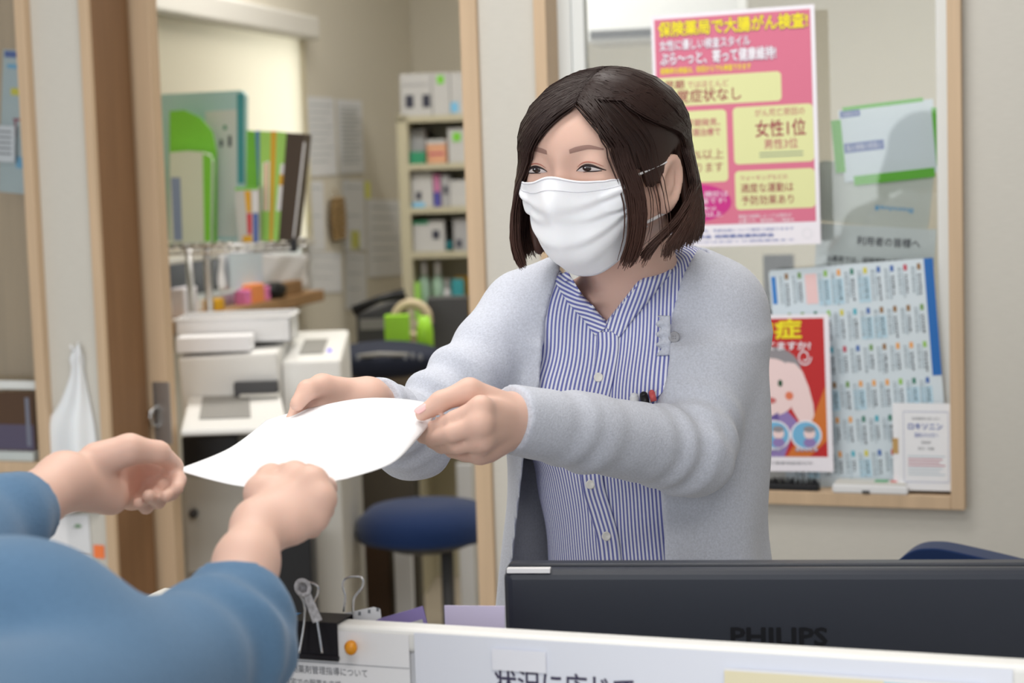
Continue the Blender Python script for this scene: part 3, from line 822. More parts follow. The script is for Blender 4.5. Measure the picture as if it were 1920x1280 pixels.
# ------------------------------------------------------------------ hair: a dark brown bob parted near the middle
def hair_mat():
    M = bpy.data.materials.new('dark_brown_hair'); M.use_nodes = True; nt = M.node_tree; bs = nt.nodes['Principled BSDF']
    a = nt.nodes.new('ShaderNodeAttribute'); a.attribute_name = 't'
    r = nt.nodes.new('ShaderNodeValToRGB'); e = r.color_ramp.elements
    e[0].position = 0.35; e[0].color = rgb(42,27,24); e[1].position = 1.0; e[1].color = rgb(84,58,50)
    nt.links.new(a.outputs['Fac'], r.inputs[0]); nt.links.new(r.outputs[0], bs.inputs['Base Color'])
    bs.inputs['Roughness'].default_value = 0.42; bs.inputs['Specular IOR Level'].default_value = 0.28
    return M
HAIR = hair_mat()
HC0 = np.array((0,0.010,0.020)); HRAD = np.array((0.086,0.115,0.0765))
def h_r(z):
    k = np.clip((0.02-z)/0.09, 0, 1); k = k*k*(3-2*k)
    curl = np.clip((-0.075-z)/0.04, 0, 1)
    return 0.086+0.009*k-0.008*curl**2, 0.115+0.004*k-0.008*curl**2
def h_pt(psi, z, lay):
    """point on the hair surface; psi = 0 at the face, positive to her left"""
    if z >= 0.02:
        c = math.sqrt(max(0,1-((z-0.02)/HRAD[2])**2)); rx, ry = HRAD[0]*c, HRAD[1]*c
    else: rx, ry = h_r(z)
    if psi < 0 and z < 0.02: rx = rx*(1+0.24*min(1.2,(0.02-z)/0.12))
    return np.array((rx*lay*math.sin(psi), 0.010-ry*lay*math.cos(psi), z))
rg = np.random.RandomState(11)
NS, NP = 6800, 18
PTS = np.zeros((NS, NP, 3)); RAD = np.zeros((NS, NP))
for i in range(NS):
    side = 1 if rg.rand() < 0.52 else -1
    s = rg.rand()
    if rg.rand() < (0.07 if side > 0 else 0.22): s = rg.rand()*0.16
    lay = 0.925+0.09*rg.rand()**0.6
    jt = rg.randn()*2.5
    psi = math.radians((48 if side > 0 else 55)+(178-50)*s**0.95+jt)          # where it hangs
    psr = math.radians((44 if side > 0 else 30)+(178-(44 if side > 0 else 31))*s**0.95+jt)   # where it leaves the crown
    # root on the parting
    ya = -0.070+0.146*s+rg.randn()*0.004
    zz = 0.02+HRAD[2]*math.sqrt(max(0.05, 1-((ya-0.010)/HRAD[1])**2))
    root = np.array((0.017-0.012*s+side*rg.rand()*0.005, ya, zz-0.004))
    psi *= side; psr *= side
    tuck = side > 0 and 55 < math.degrees(psi) < 106
    stray = False
    if tuck and math.degrees(psi) < 80 and rg.rand() < 0.012: tuck = False; stray = True
    zr = 0.015
    rim = h_pt(psr, zr, lay)
    ze = -0.096+rg.randn()*0.004-0.004*math.cos(psi)
    if side < 0: ze -= 0.010
    elif s < 0.12: ze -= 0.006
    fr = abs(math.degrees(psi)) < 62
    tp = psi
    if tuck: tp = math.radians(103+(math.degrees(psi)-55)*0.30+rg.rand()*6)
    for k in range(NP):
        t = k/(NP-1)
        if t < 0.45:
            f = t/0.45; p = root*(1-f)+rim*f
            d = (p-HC0)/HRAD; n = np.linalg.norm(d); LL = lay*(0.985+0.03*f) if f > 0.1 else 1.0
            q = HC0+(p-HC0)/n*LL
            if tuck:                       # sweeps back over the ear
                ps = psr+(tp-psr)*f**2.0; q2 = h_pt(ps, q[2], LL); q = q2 if q[2] < 0.07 else q*(1-f*0.6)+q2*(f*0.6)
        else:
            f = (t-0.45)/0.55; z = zr+(ze-zr)*f
            w_ = min(1.0, (zr-z)/0.055); w_ = w_*w_*(3-2*w_)
            g_ = np.clip((-0.040-z)/0.055, 0, 1); ps = (tp-(tp-psi-math.radians(5))*g_ if tuck else psr+(psi-psr)*w_)+math.radians(3.0)*math.sin(f*2+i)*0.3
            q = h_pt(ps, z, lay*(1-(0.03*f*f if fr else 0)))
            if fr and side > 0: q = q+np.array((0.004*math.sin(f*3.1), -0.002, 0))*1.0+np.array((-0.016,0.004,0))*f**3
        q = q+rg.randn(3)*0.0003
        PTS[i,k] = q
    RAD[i] = (0.00040 if stray else 0.00074)*np.clip(1.15-np.linspace(0,1,NP)**4*0.85, 0.2, 1)
# a few loose wisps over the temple
nV = NS*NP*3
ang3 = np.arange(3)*2*np.pi/3
tan = np.gradient(PTS, axis=1); tan /= (np.linalg.norm(tan, axis=2, keepdims=True)+1e-9)
out = PTS-HC0; out /= (np.linalg.norm(out, axis=2, keepdims=True)+1e-9)
bi = np.cross(tan, out); bi /= (np.linalg.norm(bi, axis=2, keepdims=True)+1e-9); no_ = np.cross(bi, tan)
Vh = PTS[:,:,None,:]+RAD[:,:,None,None]*(bi[:,:,None,:]*np.cos(ang3)[None,None,:,None]*1.5+no_[:,:,None,:]*np.sin(ang3)[None,None,:,None])
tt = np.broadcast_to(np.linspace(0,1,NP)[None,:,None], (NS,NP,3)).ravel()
base = (np.arange(NS)[:,None,None]*NP+np.arange(NP-1)[None,:,None])*3
k0 = np.arange(3)[None,None,:]; k1 = (k0+1)%3
Fh = np.stack([base+k0, base+k1, base+3+k1, base+3+k0], -1).reshape(-1,4)
Vh = (Vh.reshape(-1,3).astype(np.float32))@HRn.T+HCn
# dense under-layer so that no scalp shows
def under_sdf(P):
    q = ((P-HCn)@HRn).astype(np.float32)
    d = ell(q, HC0, tuple(HRAD*0.955))
    rx, ry = h_r(q[:,2]); rx = rx*0.93; ry = ry*0.93
    sk = (np.sqrt((q[:,0]/rx)**2+((q[:,1]-0.010)/ry)**2)-1)*0.09
    sk = np.maximum(sk, q[:,2]-0.03); sk = np.maximum(sk, -0.102-q[:,2])
    sh = smin(np.maximum(d, 0.0-q[:,2]), sk, 0.01)
    inner = np.maximum((np.sqrt((q[:,0]/(rx*0.88))**2+((q[:,1]-0.010)/(ry*0.88))**2)-1)*0.09, q[:,2]-0.01)
    sh = np.maximum(sh, -inner)
    psi = np.degrees(np.arctan2(q[:,0], -(q[:,1]-0.010)))
    xx = q[:,0]-0.017; zl = 0.078-np.where(xx > 0, 0.060*(np.abs(xx)/0.035)**1.05, 0.058*(np.abs(xx)/0.056)**1.15)
    face = np.maximum(np.maximum(q[:,1]+0.000, (np.abs(psi)-54)*0.0015), q[:,2]-zl)
    ear = np.maximum(np.maximum((44-psi)*0.0015, (psi-104)*0.0015), q[:,2]-(-0.029+0.030*np.clip((psi-66)/24,0,1)+0.003*np.sin(psi*0.9)))
    sh = smax(sh, -face, 0.004); sh = smax(sh, -ear, 0.004)
    return sh
Vu, Fu = surface(under_sdf, tuple(HCn-0.15), tuple(HCn+0.15), 0.004)
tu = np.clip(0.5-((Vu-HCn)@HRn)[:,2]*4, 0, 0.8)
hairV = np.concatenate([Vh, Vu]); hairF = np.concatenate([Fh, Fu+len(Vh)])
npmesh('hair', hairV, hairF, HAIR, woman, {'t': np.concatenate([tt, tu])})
# ================================================================== the sheet of paper passed across the counter
def crv(pts, n):
    v = bez([Vector(p) for p in pts], 24); d = [0]
    for a, b_ in zip(v[:-1], v[1:]): d.append(d[-1]+(b_-a).length)
    out = []
    for i in range(n+1):
        t = d[-1]*i/n; k = max(0, min(len(v)-2, int(np.searchsorted(d, t))-1)); f = (t-d[k])/max(1e-9, d[k+1]-d[k]); out.append(v[k].lerp(v[k+1], f))
    return out
near_ = [at(329,881,1.66), at(450,911,1.63), at(560,912,1.61), at(650,897,1.595)]
far_ = [at(500,787,1.93), at(580,765,1.915), at(690,746,1.87), at(800,755,1.835), at(813,784,1.815)]
left_ = [at(329,881,1.66), at(430,840,1.76), at(500,787,1.93)]
right_ = [at(650,897,1.595), at(735,868,1.67), at(785,820,1.765), at(813,784,1.815)]
nu_, nv_ = 40, 40
Cn, Cf, Cl, Cr = crv(near_,nu_), crv(far_,nu_), crv(left_,nv_), crv(right_,nv_)
G = []
for i in range(nu_+1):
    u = i/nu_; row = []
    for j in range(nv_+1):
        v = j/nv_
        p = Cn[i]*(1-v)+Cf[i]*v+Cl[j]*(1-u)+Cr[j]*u-(Cn[0]*(1-u)*(1-v)+Cn[-1]*u*(1-v)+Cf[0]*(1-u)*v+Cf[-1]*u*v)
        row.append(p)
    G.append(row)
g = MB(); g.grid(G, mat('bright_paper', rgb(236,237,241), 0.75, spec=0.2))
pap = g.build('paper_sheet', smooth=True, solid=0.0004)
tag(pap, 'blank white sheet of paper held by four hands above the counter', 'paper')
# nail on her left thumb
NAIL = mat('fingernail', rgb(240,190,190), 0.25, spec=0.5)
def nail(p, d, n_, w_, l_, parent):
    d = d.normalized(); n_ = (n_-d*n_.dot(d)).normalized(); s_ = d.cross(n_)
    g = MB(); G = []
    for i in range(9):
        f = -1+2*i/8; row = []
        for j in range(9):
            q = j/8; ww = w_*math.sqrt(max(0.02,1-abs(2*q-1)**3.2)); a = f*1.0
            row.append(p+d*(l_*(q-0.5))+s_*(ww*math.sin(a))+n_*(ww*(math.cos(a)-1)*0.8))
        G.append(row)
    g.grid(G, NAIL); return g.build('fingernail', parent=parent, smooth=True, solid=0.0005)
t0, t1 = LH_th[2][0], LH_th[3][0]
nd = (t1-t0).normalized(); up_ = (Vector((0.15,-0.45,0.9))); up_ = (up_-nd*up_.dot(nd)).normalized()
nail(t1+up_*0.0082-nd*0.001, nd, up_, 0.0062, 0.0135, woman)
# ================================================================== the customer in blue: arms reaching in from the left
CWL = at(122, 902, 1.575)
CL_mcp = [(at(258,868,1.655),0.0098),(at(264,892,1.668),0.0098),(at(258,915,1.668),0.0094),(at(246,935,1.660),0.0086)]
CL_f = [[(at(312,877,1.655),0.0080),(at(335,899,1.635),0.0070),(at(332,915,1.617),0.0062)],
        [(at(306,905,1.655),0.0078),(at(322,924,1.628),0.0066),(at(312,930,1.606),0.0060)],
        [(at(294,928,1.650),0.0076),(at(297,940,1.622),0.0064),(at(279,929,1.600),0.0060)],
        [(at(276,944,1.645),0.0068),(at(274,952,1.622),0.0058),(at(260,943,1.606),0.0054)]]
CL_th = [(at(182,864,1.600),0.0170),(at(243,842,1.605),0.0135),(at(297,848,1.620),0.0100),(at(329,872,1.645),0.0074)]
CWR = at(486, 985, 1.50)
CR_mcp = [(at(552,893,1.545),0.0120),(at(585,905,1.525),0.0122),(at(600,935,1.515),0.0118),(at(590,970,1.510),0.0108)]
CR_f = [[(at(580,890,1.595),0.0095),(at(560,900,1.625),0.0080),(at(540,905,1.64),0.0070)],
        [(at(611,915,1.565),0.0098),(at(592,925,1.605),0.0080),(at(566,925,1.625),0.0068)],
        [(at(606,955,1.555),0.0095),(at(588,958,1.595),0.0078),(at(562,950,1.615),0.0066)],
        [(at(584,990,1.545),0.0086),(at(566,985,1.58),0.0070),(at(545,975,1.60),0.006)]]
CR_th = [(at(495,925,1.535),0.0180),(at(508,897,1.565),0.0125),(at(535,890,1.600),0.0098),(at(560,895,1.625),0.0080)]
CEL = at(-130, 1075, 1.40); CSL = at(-420, 1290, 1.25)
CER = at(425, 1206, 1.39); CSR = at(-170, 1490, 1.03)
CWRs = at(480, 990, 1.50)
def cust_skin(P):
    h = hand(P, CWL, 0.0255, CL_mcp, CL_f, CL_th, (at(208,932,1.610),0.0160))
    h = smin(h, cone(P, CWL, CEL, 0.0225, 0.036), 0.012)
    g_ = hand(P, CWR, 0.0225, CR_mcp, CR_f, CR_th, (at(545,985,1.50),0.016))
    g_ = smin(g_, chain(P, [(CWR,0.0195),(at(462,1055,1.455),0.0255),(CER,0.033)], 0.01), 0.012)
    h = smin(h, cone(P, CEL, CSL, 0.042, 0.046), 0.02)
    g_ = smin(g_, cone(P, CER, CSR, 0.042, 0.046), 0.02)
    tor = smin(cone(P, CSL, CSR, 0.05, 0.05), cone(P, (CSL+CSR)/2, (CSL+CSR)/2-Vector((0.05,0.03,0.35)), 0.10, 0.10), 0.05)
    return smin(smin(h, g_, 0.004), tor, 0.03)
Vk, Fk = surface(cust_skin, (-0.80,0.80,0.66), (-0.10,1.74,1.30), 0.0029, smooth=1)
cust = npmesh('person', Vk, Fk, SKIN)
DENIM = mat('blue_knit', rgb(88,120,152), 0.95, spec=0.08, noise=((260,260,260),0.06,2), bump=((380,380,380),0.4,0.001), sheen=0.2)
def sweater(P):
    c0 = at(58, 945, 1.530)
    s1 = chain(P, [(c0,0.0330),(CEL,0.054),(CSL,0.066)], 0.02)
    s1 = s1+folds(P, c0, CEL, 0.3, 0.5, 0.06, 0.0025, 0.4)
    d1 = (c0-CEL).normalized(); ax = vn((Vector((0.62,0.2,0.74))).normalized())
    s1 = np.maximum(s1, (P-vn(c0))@vn(d1)+0.0)
    c1 = at(452, 1092, 1.432)
    s2 = smin(cone(P, c1, CER, 0.0330, 0.047), cone(P, CER, CSR, 0.052, 0.066), 0.025)
    s2 = s2+folds(P, c1, CER, 0.6, 0.5, 0.042, 0.0020, 0.9)+folds(P, CER, CSR, 0.05, 0.12, 0.060, 0.0050, 1.2)
    d2 = (c1-CER).normalized()
    s2 = np.maximum(s2, (P-vn(c1))@vn(d2))
    mid = (CSL+CSR)/2
    tor = smin(cone(P, CSL, CSR, 0.068, 0.068), cone(P, mid-Vector((0,0,0.05)), mid-Vector((0.06,0.04,0.45)), 0.125, 0.13), 0.06)
    tor = smin(tor, ell(P, at(15,1290,1.25), (0.104,0.09,0.104)), 0.03)
    s = smin(smin(s1, tor, 0.03), smin(s2, tor, 0.03), 0.012)
    return np.maximum(s, 0.60-P[:,2])
Vs, Fs = surface(sweater, (-0.84,0.76,0.58), (-0.12,1.70,1.28), 0.005, smooth=2)
npmesh('sweater', Vs, Fs, DENIM, cust)
mid = (CSL+CSR)/2; fwd = Vector((0.75,0.66,0)); rt = Vector((0.66,-0.75,0))
g = MB()
for k in (-1,1):
    h_ = Vector((mid.x,mid.y,0))-fwd*0.06+rt*(k*0.09)
    g.tube([h_+Vector((0,0,0.62)), h_+Vector((0,0,0.54))+fwd*0.06, h_+Vector((0,0,0.52))+fwd*0.38, h_+Vector((0,0,0.44))+fwd*0.44, h_+Vector((0,0,0.07))+fwd*0.42], [0.10,0.095,0.068,0.062,0.05], 20)
g.build('trousers', mat('dark_trousers', rgb(40,42,50), 0.8), cust, smooth=True)
for k in (-1,1):
    h_ = Vector((mid.x,mid.y,0.045))+fwd*0.42+rt*(k*0.09)
    g = MB(); g.sphere((0,0,0), (0.12,0.045,0.045), 18); o = g.build('shoe', mat('black_shoe', rgb(30,30,32), 0.5), cust, smooth=True); o.matrix_local = T(h_.x,h_.y,h_.z, math.radians(41))
st = thing('stool', 'round stool under the person in the blue top', 'stool', T(mid.x-0.05, mid.y-0.04, 0))
g = MB(); g.lathe([(0.001,0.365),(0.17,0.365),(0.18,0.38),(0.175,0.40),(0.15,0.405),(0.001,0.405)], n=32); g.build('seat', NAVY, st, smooth=True)
for k in range(4):
    q = k*math.pi/2+0.4; g = MB(); g.cyl((0.12*math.cos(q),0.12*math.sin(q),0.365), (0.19*math.cos(q),0.19*math.sin(q),0.0), 0.012, n=12); g.build('leg', STEEL, st, smooth=True)
tag(cust, 'person in a blue knitted top with pushed up sleeves, reaching out to take the paper', 'person')
# ================================================================== the counter in front: screen, monitor, stationery
p0 = at(960, 1188.2, 1.55)
PF = Frame(p0.x, p0.y, A20)
PTOP = PF.px(960, 1188)[1]
DZ = 0.72
DESK = mat('desk_laminate', rgb(226,224,218), 0.45, noise=((3,3,3),0.03,2))
dk = thing('counter_desk', 'white reception counter behind the low screen, monitor standing on it', 'desk', PF.M)
g = MB(); g.box((-0.46,0.022,DZ-0.03),(1.15,0.50,DZ)); g.build('top', DESK, dk, bevel=0.003)
for x in (-0.44, 1.10):
    g = MB(); g.box((x,0.03,0),(x+0.03,0.48,DZ-0.03)); g.build('side_panel', DESK, dk, bevel=0.002)
g = MB(); g.box((-0.41,0.03,0.10),(1.10,0.045,DZ-0.03)); g.build('front_panel', DESK, dk)
sc = thing('desk_screen', 'low white screen along the front of the counter, papers fixed to it', 'screen', PF.M)
g = MB(); g.box((-0.50,0.0,0.0),(1.16,0.018,PTOP-0.012)); g.build('panel', mat('screen_white', rgb(228,230,236), 0.5), sc)
g = MB(); g.box((-0.502,-0.004,PTOP-0.022),(1.162,0.022,PTOP)); g.build('top_rail', mat('screen_rail', rgb(236,236,234), 0.35), sc, bevel=0.005, seg=3)
def on_pf(name, x0, y0, x1, y1, label, cat, m=PAPER, off=0.006, write=None, rot=0.0):
    """a sheet fixed to the front of the screen, corners given as top-left and bottom-right"""
    a = PF.px(x0, y0, off); b = PF.px(x1, y1, off)
    o = thing(name, label, cat, PF.M @ Matrix.Translation((a[0], -off, a[1])) @ Matrix.Rotation(rot,4,'Y')) if False else None
    wdt = b[0]-a[0]; hgt = b[1]-a[1]
    g = MB(); g.box((0,0,hgt),(wdt,0.0005,0), m)
    if write: write(g, wdt, hgt)
    o = g.build(name, M=PF.M @ Matrix.Translation((a[0], -off, a[1])))
    return tag(o, label, cat)
def wr_left(g, w_, h_):
    g.text('ご訪問薬剤管理指導について', 0.010, -0.0400, 0.0080, INKG, -0.0005, width=0.088)
    g.box((0.0,-0.0006,-0.0300),(w_,-0.0004,-0.0296), INKG)
    g.text('ご自宅での服薬を支援', 0.010, -0.0520, 0.0075, INKG, -0.0005, width=0.062)
on_pf('notice_sheet', 500, 1174, 770, 1300, 'white notice with grey lines of text below the binder clip', 'notice', write=wr_left, m=PAPER)
def wr_mid(g, w_, h_):
    g.text('状況に応じて', 0.074, -0.0475, 0.0245, mat('purple_ink', rgb(70,66,92), 0.8), -0.0005, width=0.125, bold=0.014)
    for k in range(6): g.box((0.205,-0.0006,-0.052-0.014*k),(0.42,-0.0004,-0.0526-0.014*k), mat('teal_line', rgb(150,190,196), 0.8))
    g.text('お薬手帳をお持ちください', 0.225, -0.075, 0.0105, INK, -0.0005, width=0.12)
on_pf('notice_sheet', 776, 1186, 1900, 1420, 'long white notice along the screen with large dark characters', 'notice', write=wr_mid, m=mat('bluish_paper', rgb(232,236,248), 0.7, spec=0.2))
lab = on_pf('sticky_label', 922, 1216, 1024, 1262, 'small clear white label stuck above the large dark characters', 'label', off=0.0085, m=mat('label_film', rgb(240,242,252), 0.3))
def wr_y(g, w_, h_):
    g.box((0.0,-0.0006,-0.002),(w_*0.62,-0.0004,h_), mat('cream_print', rgb(236,228,196), 0.7))
    g.box((w_*0.62,-0.0006,-0.003),(w_*0.95,-0.0004,h_), mat('pale_teal_print', rgb(178,214,218), 0.7))
on_pf('leaflet', 1358, 1252, 1850, 1420, 'cream and pale teal leaflet low on the screen under the monitor', 'leaflet', off=0.0095, write=wr_y)
# binder clip
bx0, bz0 = PF.px(541, 1163, 0.006); bx1, bz1_ = PF.px(636, 1230, 0.006)
cw = bx1-bx0; chh = bz0-bz1_; bzt = PTOP
CLIPB = mat('clip_black', rgb(28,26,32), 0.5, spec=0.25)
bc = thing('binder_clip', 'large black binder clip biting the top edge of the white screen', 'clip', PF.M @ Matrix.Translation((bx0,0,bzt)))
g = MB()
g.add([(0,-0.0075,0.002),(cw,-0.0075,0.002),(cw,0.0255,0.002),(0,0.0255,0.002),(0,-0.0075,-chh),(cw,-0.0075,-chh),(cw,0.025,-chh),(0,0.025,-chh)],
      [(0,1,2,3),(0,4,5,1),(3,2,6,7)])
for yy in (-0.0085,0.026): g.cyl((0,yy,-chh),(cw,yy,-chh), 0.0022, n=12)
o = g.build('body', CLIPB, bc, solid=0.0011)
def clip_handle(base_y, pts):
    g = MB(); g.tube(bez([Vector(p) for p in pts], 8), 0.0011, 8); g.build('wire_handle', CHROME, bc, smooth=True)
hx = lambda x, y: (PF.px(x, y, 0.012)[0]-bx0, PF.px(x, y, 0.012)[1]-bzt)
fa = [(565,1222),(571,1165),(570,1130),(557,1105),(561,1093),(578,1091),(595,1098),(596,1112),(588,1135),(595,1165),(608,1222)]
clip_handle(0, [(hx(*p)[0], -0.012-0.004*(1 if i in (0,10) else 0), hx(*p)[1]) for i,p in enumerate(fa)])
fb = [(628,1168),(630,1140),(646,1118),(646,1102),(632,1098),(614,1102),(608,1116),(613,1136),(610,1165)]
clip_handle(0, [(hx(*p)[0], 0.026, hx(*p)[1]) for i,p in enumerate(fb)])
# orange push pin
px_, pz_ = PF.px(655, 1214, 0.01)
pin = thing('push_pin', 'orange push pin in the screen beside the black clip', 'pin', PF.M @ Matrix.Translation((px_,-0.0065,pz_)) @ Euler((math.radians(84),0,math.radians(25))).to_matrix().to_4x4())
g = MB(); g.lathe([(0.001,0),(0.0058,0),(0.006,0.0015),(0.0035,0.004),(0.0032,0.010),(0.0052,0.0125),(0.0052,0.0145),(0.001,0.015)], n=20); g.build('grip', mat('orange_plastic', rgb(226,148,26), 0.3, spec=0.5), pin, smooth=True)
g = MB(); g.cyl((0,0,0),(0,0,-0.006), 0.0006, n=8); g.build('needle', STEEL, pin)
# things standing behind the screen (desk organiser with papers)
def card(name, pts, Yd, label, cat, m, thick=0.0012, print_=None, base=None):
    """upright sheet or folder standing on the desk: upper outline from the photo, carried down to the desk"""
    n_ = PF.n; o_ = PF.o + n_*(-Yd)
    f_ = Frame(o_.x, o_.y, A20)
    q = [f_.px(x, y) for x, y in pts]
    lo = (base if base is not None else DZ+0.001)
    poly = [(q[0][0], lo)]+[(a, b) for a, b in q]+[(q[-1][0], lo)]
    c0 = sum(p[0] for p in poly)/len(poly)
    g = MB(); g.prism([(a-c0, b-lo) for a, b in poly], 0, thick, m)
    if print_: print_(g, f_, c0, lo)
    o = g.build(name, M=f_.M @ Matrix.Translation((c0, 0, lo))); return tag(o, label, cat)
LILAC = mat('lilac_card', rgb(214,206,234), 0.6); PURPLE = mat('purple_folder', rgb(150,136,192), 0.5)
def pf_print(g, f_, c0, lo):
    q = [f_.px(*p) for p in ((725,1180),(792,1160),(799,1185),(720,1190))]
    g.add([(a-c0,-0.0004,b-lo) for a,b in q], [(0,1,2,3)], mat('folder_window', rgb(206,206,204), 0.6))
card('folder', [(640,1180),(792,1136),(806,1190)], 0.06, 'purple folder leaning behind the screen beside the clip', 'folder', PURPLE, print_=pf_print)
card('card', [(833,1135),(946,1136),(946,1192)], 0.075, 'plain lilac card standing against the left end of the monitor', 'card', LILAC)
card('folder', [(526,1148),(600,1150),(640,1170)], 0.09, 'blue file edge behind the black binder clip', 'folder', mat('blue_file', rgb(62,132,190), 0.5))
def pk(g, f_, c0, lo):
    q = [f_.px(*p) for p in ((508,1139),(531,1135),(529,1140),(508,1144))]
    g.add([(a-c0,-0.0004,b-lo) for a,b in q], [(0,1,2,3)], mat('green_line', rgb(120,210,90), 0.6))
card('sachet', [(506,1128),(544,1125),(533,1150),(528,1175)], 0.045, 'white and green sachet sticking up by the blue sleeve', 'sachet', mat('sachet_film', rgb(222,232,222), 0.3), print_=pk)
def rul(g, f_, c0, lo):
    for x in (630,650,672,690,706):
        q = [f_.px(x+dx, 1165-(x-600)*0.22+dy) for dx,dy in ((0,-3),(5,-3),(5,4),(0,4))]
        g.add([(a-c0,-0.0004,b-lo) for a,b in q], [(0,1,2,3)], INKG)
card('paper_strip', [(604,1158),(700,1138),(712,1142),(714,1158),(650,1190)], 0.035, 'white paper strip with grey marks behind the clip', 'strip', PAPER2, print_=rul)
card('letter_tray', [(258,1124),(282,1125),(284,1130),(326,1131),(328,1150)], 0.03, 'white tray edge behind the screen just above the blue sleeve', 'tray', OFFW, thick=0.05)
# threaded tag through the clip handle
tgm = mat('speckled_tag', rgb(206,206,212), 0.6, noise=((260,260,260),0.35,1))
g = MB(); o_ = [hx(*p) for p in ((566,1098),(578,1096),(606,1160),(590,1166))]
tg = thing('key_tag', 'speckled white tag threaded through the wire handle of the clip', 'tag', PF.M @ Matrix.Translation((bx0,-0.0155,bzt)))
g = MB(); g.prism([(a,b) for a,b in o_][::-1], 0, 0.0015, tgm); g.build('strip', None, tg)
ra_ = hx(572,1099); g = MB(); g.lathe([(0.0075,-0.0008),(0.0085,0.0),(0.0075,0.0008),(0.0055,0.0008),(0.0045,0),(0.0055,-0.0008)], n=24); g.build('ring', tgm, tg, smooth=True, M=Matrix.Translation((ra_[0],-0.001,ra_[1])) @ Matrix.Rotation(math.pi/2,4,'X'))
# monitor seen from behind
m0 = at(944, 1064, 1.72)
MF = Frame(m0.x, m0.y, math.radians(-8))
mt = MF.px(944, 1062)[1]
mo = thing('monitor', 'wide black computer monitor seen from behind, small white sticker on its top left', 'monitor', MF.M @ Matrix.Translation((0,0,DZ)))
MBK = mat('monitor_shell', rgb(47,51,61), 0.40, spec=0.45, bump=((900,900,900),0.1,0.0004))
MW, MH = 0.545, mt-DZ
g = MB(); g.prism(rrect(0, 0.055, MW, MH, 0.008), 0.012, 0.030, MBK); g.build('bezel', None, mo, bevel=0.002)
g = MB(); g.prism(rrect(0.001, 0.056, MW-0.001, MH-0.001, 0.009), -0.012, 0.012, MBK); sh = g.build('back_shell', None, mo, bevel=0.009, seg=3)
g = MB(); g.box((0.012,0.030,0.075),(MW-0.012,0.0312,MH-0.012)); g.build('display', mat('display_glass', rgb(20,22,26), 0.1, spec=0.5), mo)
g = MB(); lx, lz = MF.px(1370, 1208, 0.012); lx2, _ = MF.px(1552, 1208, 0.012)
g.text('PHILIPS', lx, lz-DZ, 0.0235, mat('logo_dark', rgb(24,25,30), 0.55, spec=0.25), -0.0128, width=lx2-lx, bold=0.03); g.build('logo', None, sh)
s0x, s0z = MF.px(950, 1066, 0.012); s1x, _ = MF.px(1031, 1066, 0.012)
g = MB(); g.box((s0x,-0.0124,MH-0.0035),(s1x,-0.004,MH+0.0006)); g.build('sticker', mat('sticker_white', rgb(240,240,242), 0.5), mo)
g = MB(); g.box((MW/2-0.035,-0.045,0.01),(MW/2+0.035,-0.012,0.20)); g.build('neck', MBK, mo, bevel=0.006)
g = MB(); g.prism(rrect(MW/2-0.12,-0.10,MW/2+0.12,0.08,0.03), 0, 0.012, MBK, M=Matrix.Rotation(-math.pi/2,4,'X') @ Matrix.Translation((0,-0.012,0))); g.build('base', None, mo)
# blue office chair behind the monitor
cb = at(1790, 1040, 2.55)
ch = thing('office_chair', 'blue office chair whose rounded backrest shows above the right end of the monitor', 'chair', T(cb.x, cb.y, 0, math.radians(-25)))
def pad(prof, th): pass
q0 = [(1676,1062),(1690,1045),(1715,1031),(1745,1028),(1775,1031),(1830,1043),(1885,1056),(1915,1064)]
cf = Frame(cb.x, cb.y, math.radians(-25))
pts = [cf.px(p.x, p.y) for p in path(q0, 5)]
poly = [(pts[0][0]-0.010, pts[0][1]-0.05),(pts[0][0]+0.01,pts[0][1]-0.28)]+[(pts[-1][0]-0.0,pts[-1][1]-0.26),(pts[-1][0]+0.015,pts[-1][1]-0.05)]+[p for p in pts[::-1]]
g = MB(); g.prism(poly, 0, 0.055, NAVY); g.build('backrest', None, ch, bevel=0.012, seg=3)
zt = pts[0][1]-0.28
g = MB(); g.prism(rrect(-0.20,-0.40,0.22,0.02,0.09,6), 0, 0.06, NAVY, M=Matrix.Translation((0,0,0.44)) @ Matrix.Rotation(math.pi/2,4,'X')); g.build('seat', None, ch, bevel=0.02, seg=3)
g = MB(); g.box((-0.03,0.03,0.44),(0.03,0.07,zt+0.15)); g.build('spine', BLACK, ch, bevel=0.004)
g = MB(); g.cyl((0.01,-0.19,0.07),(0.01,-0.19,0.40), 0.025, n=16); g.build('gas_column', BLACK, ch, smooth=True)
for k in range(5):
    q = k*2*math.pi/5; g = MB(); g.tube([(0.01,-0.19,0.085),(0.01+0.27*math.cos(q),-0.19+0.27*math.sin(q),0.065)], [0.022,0.014], 10); lg = g.build('leg', BLACK, ch, smooth=True)
    g = MB(); g.sphere((0.01+0.27*math.cos(q),-0.19+0.27*math.sin(q),0.028), 0.028, 12); g.build('caster', DGREY, lg, smooth=True)
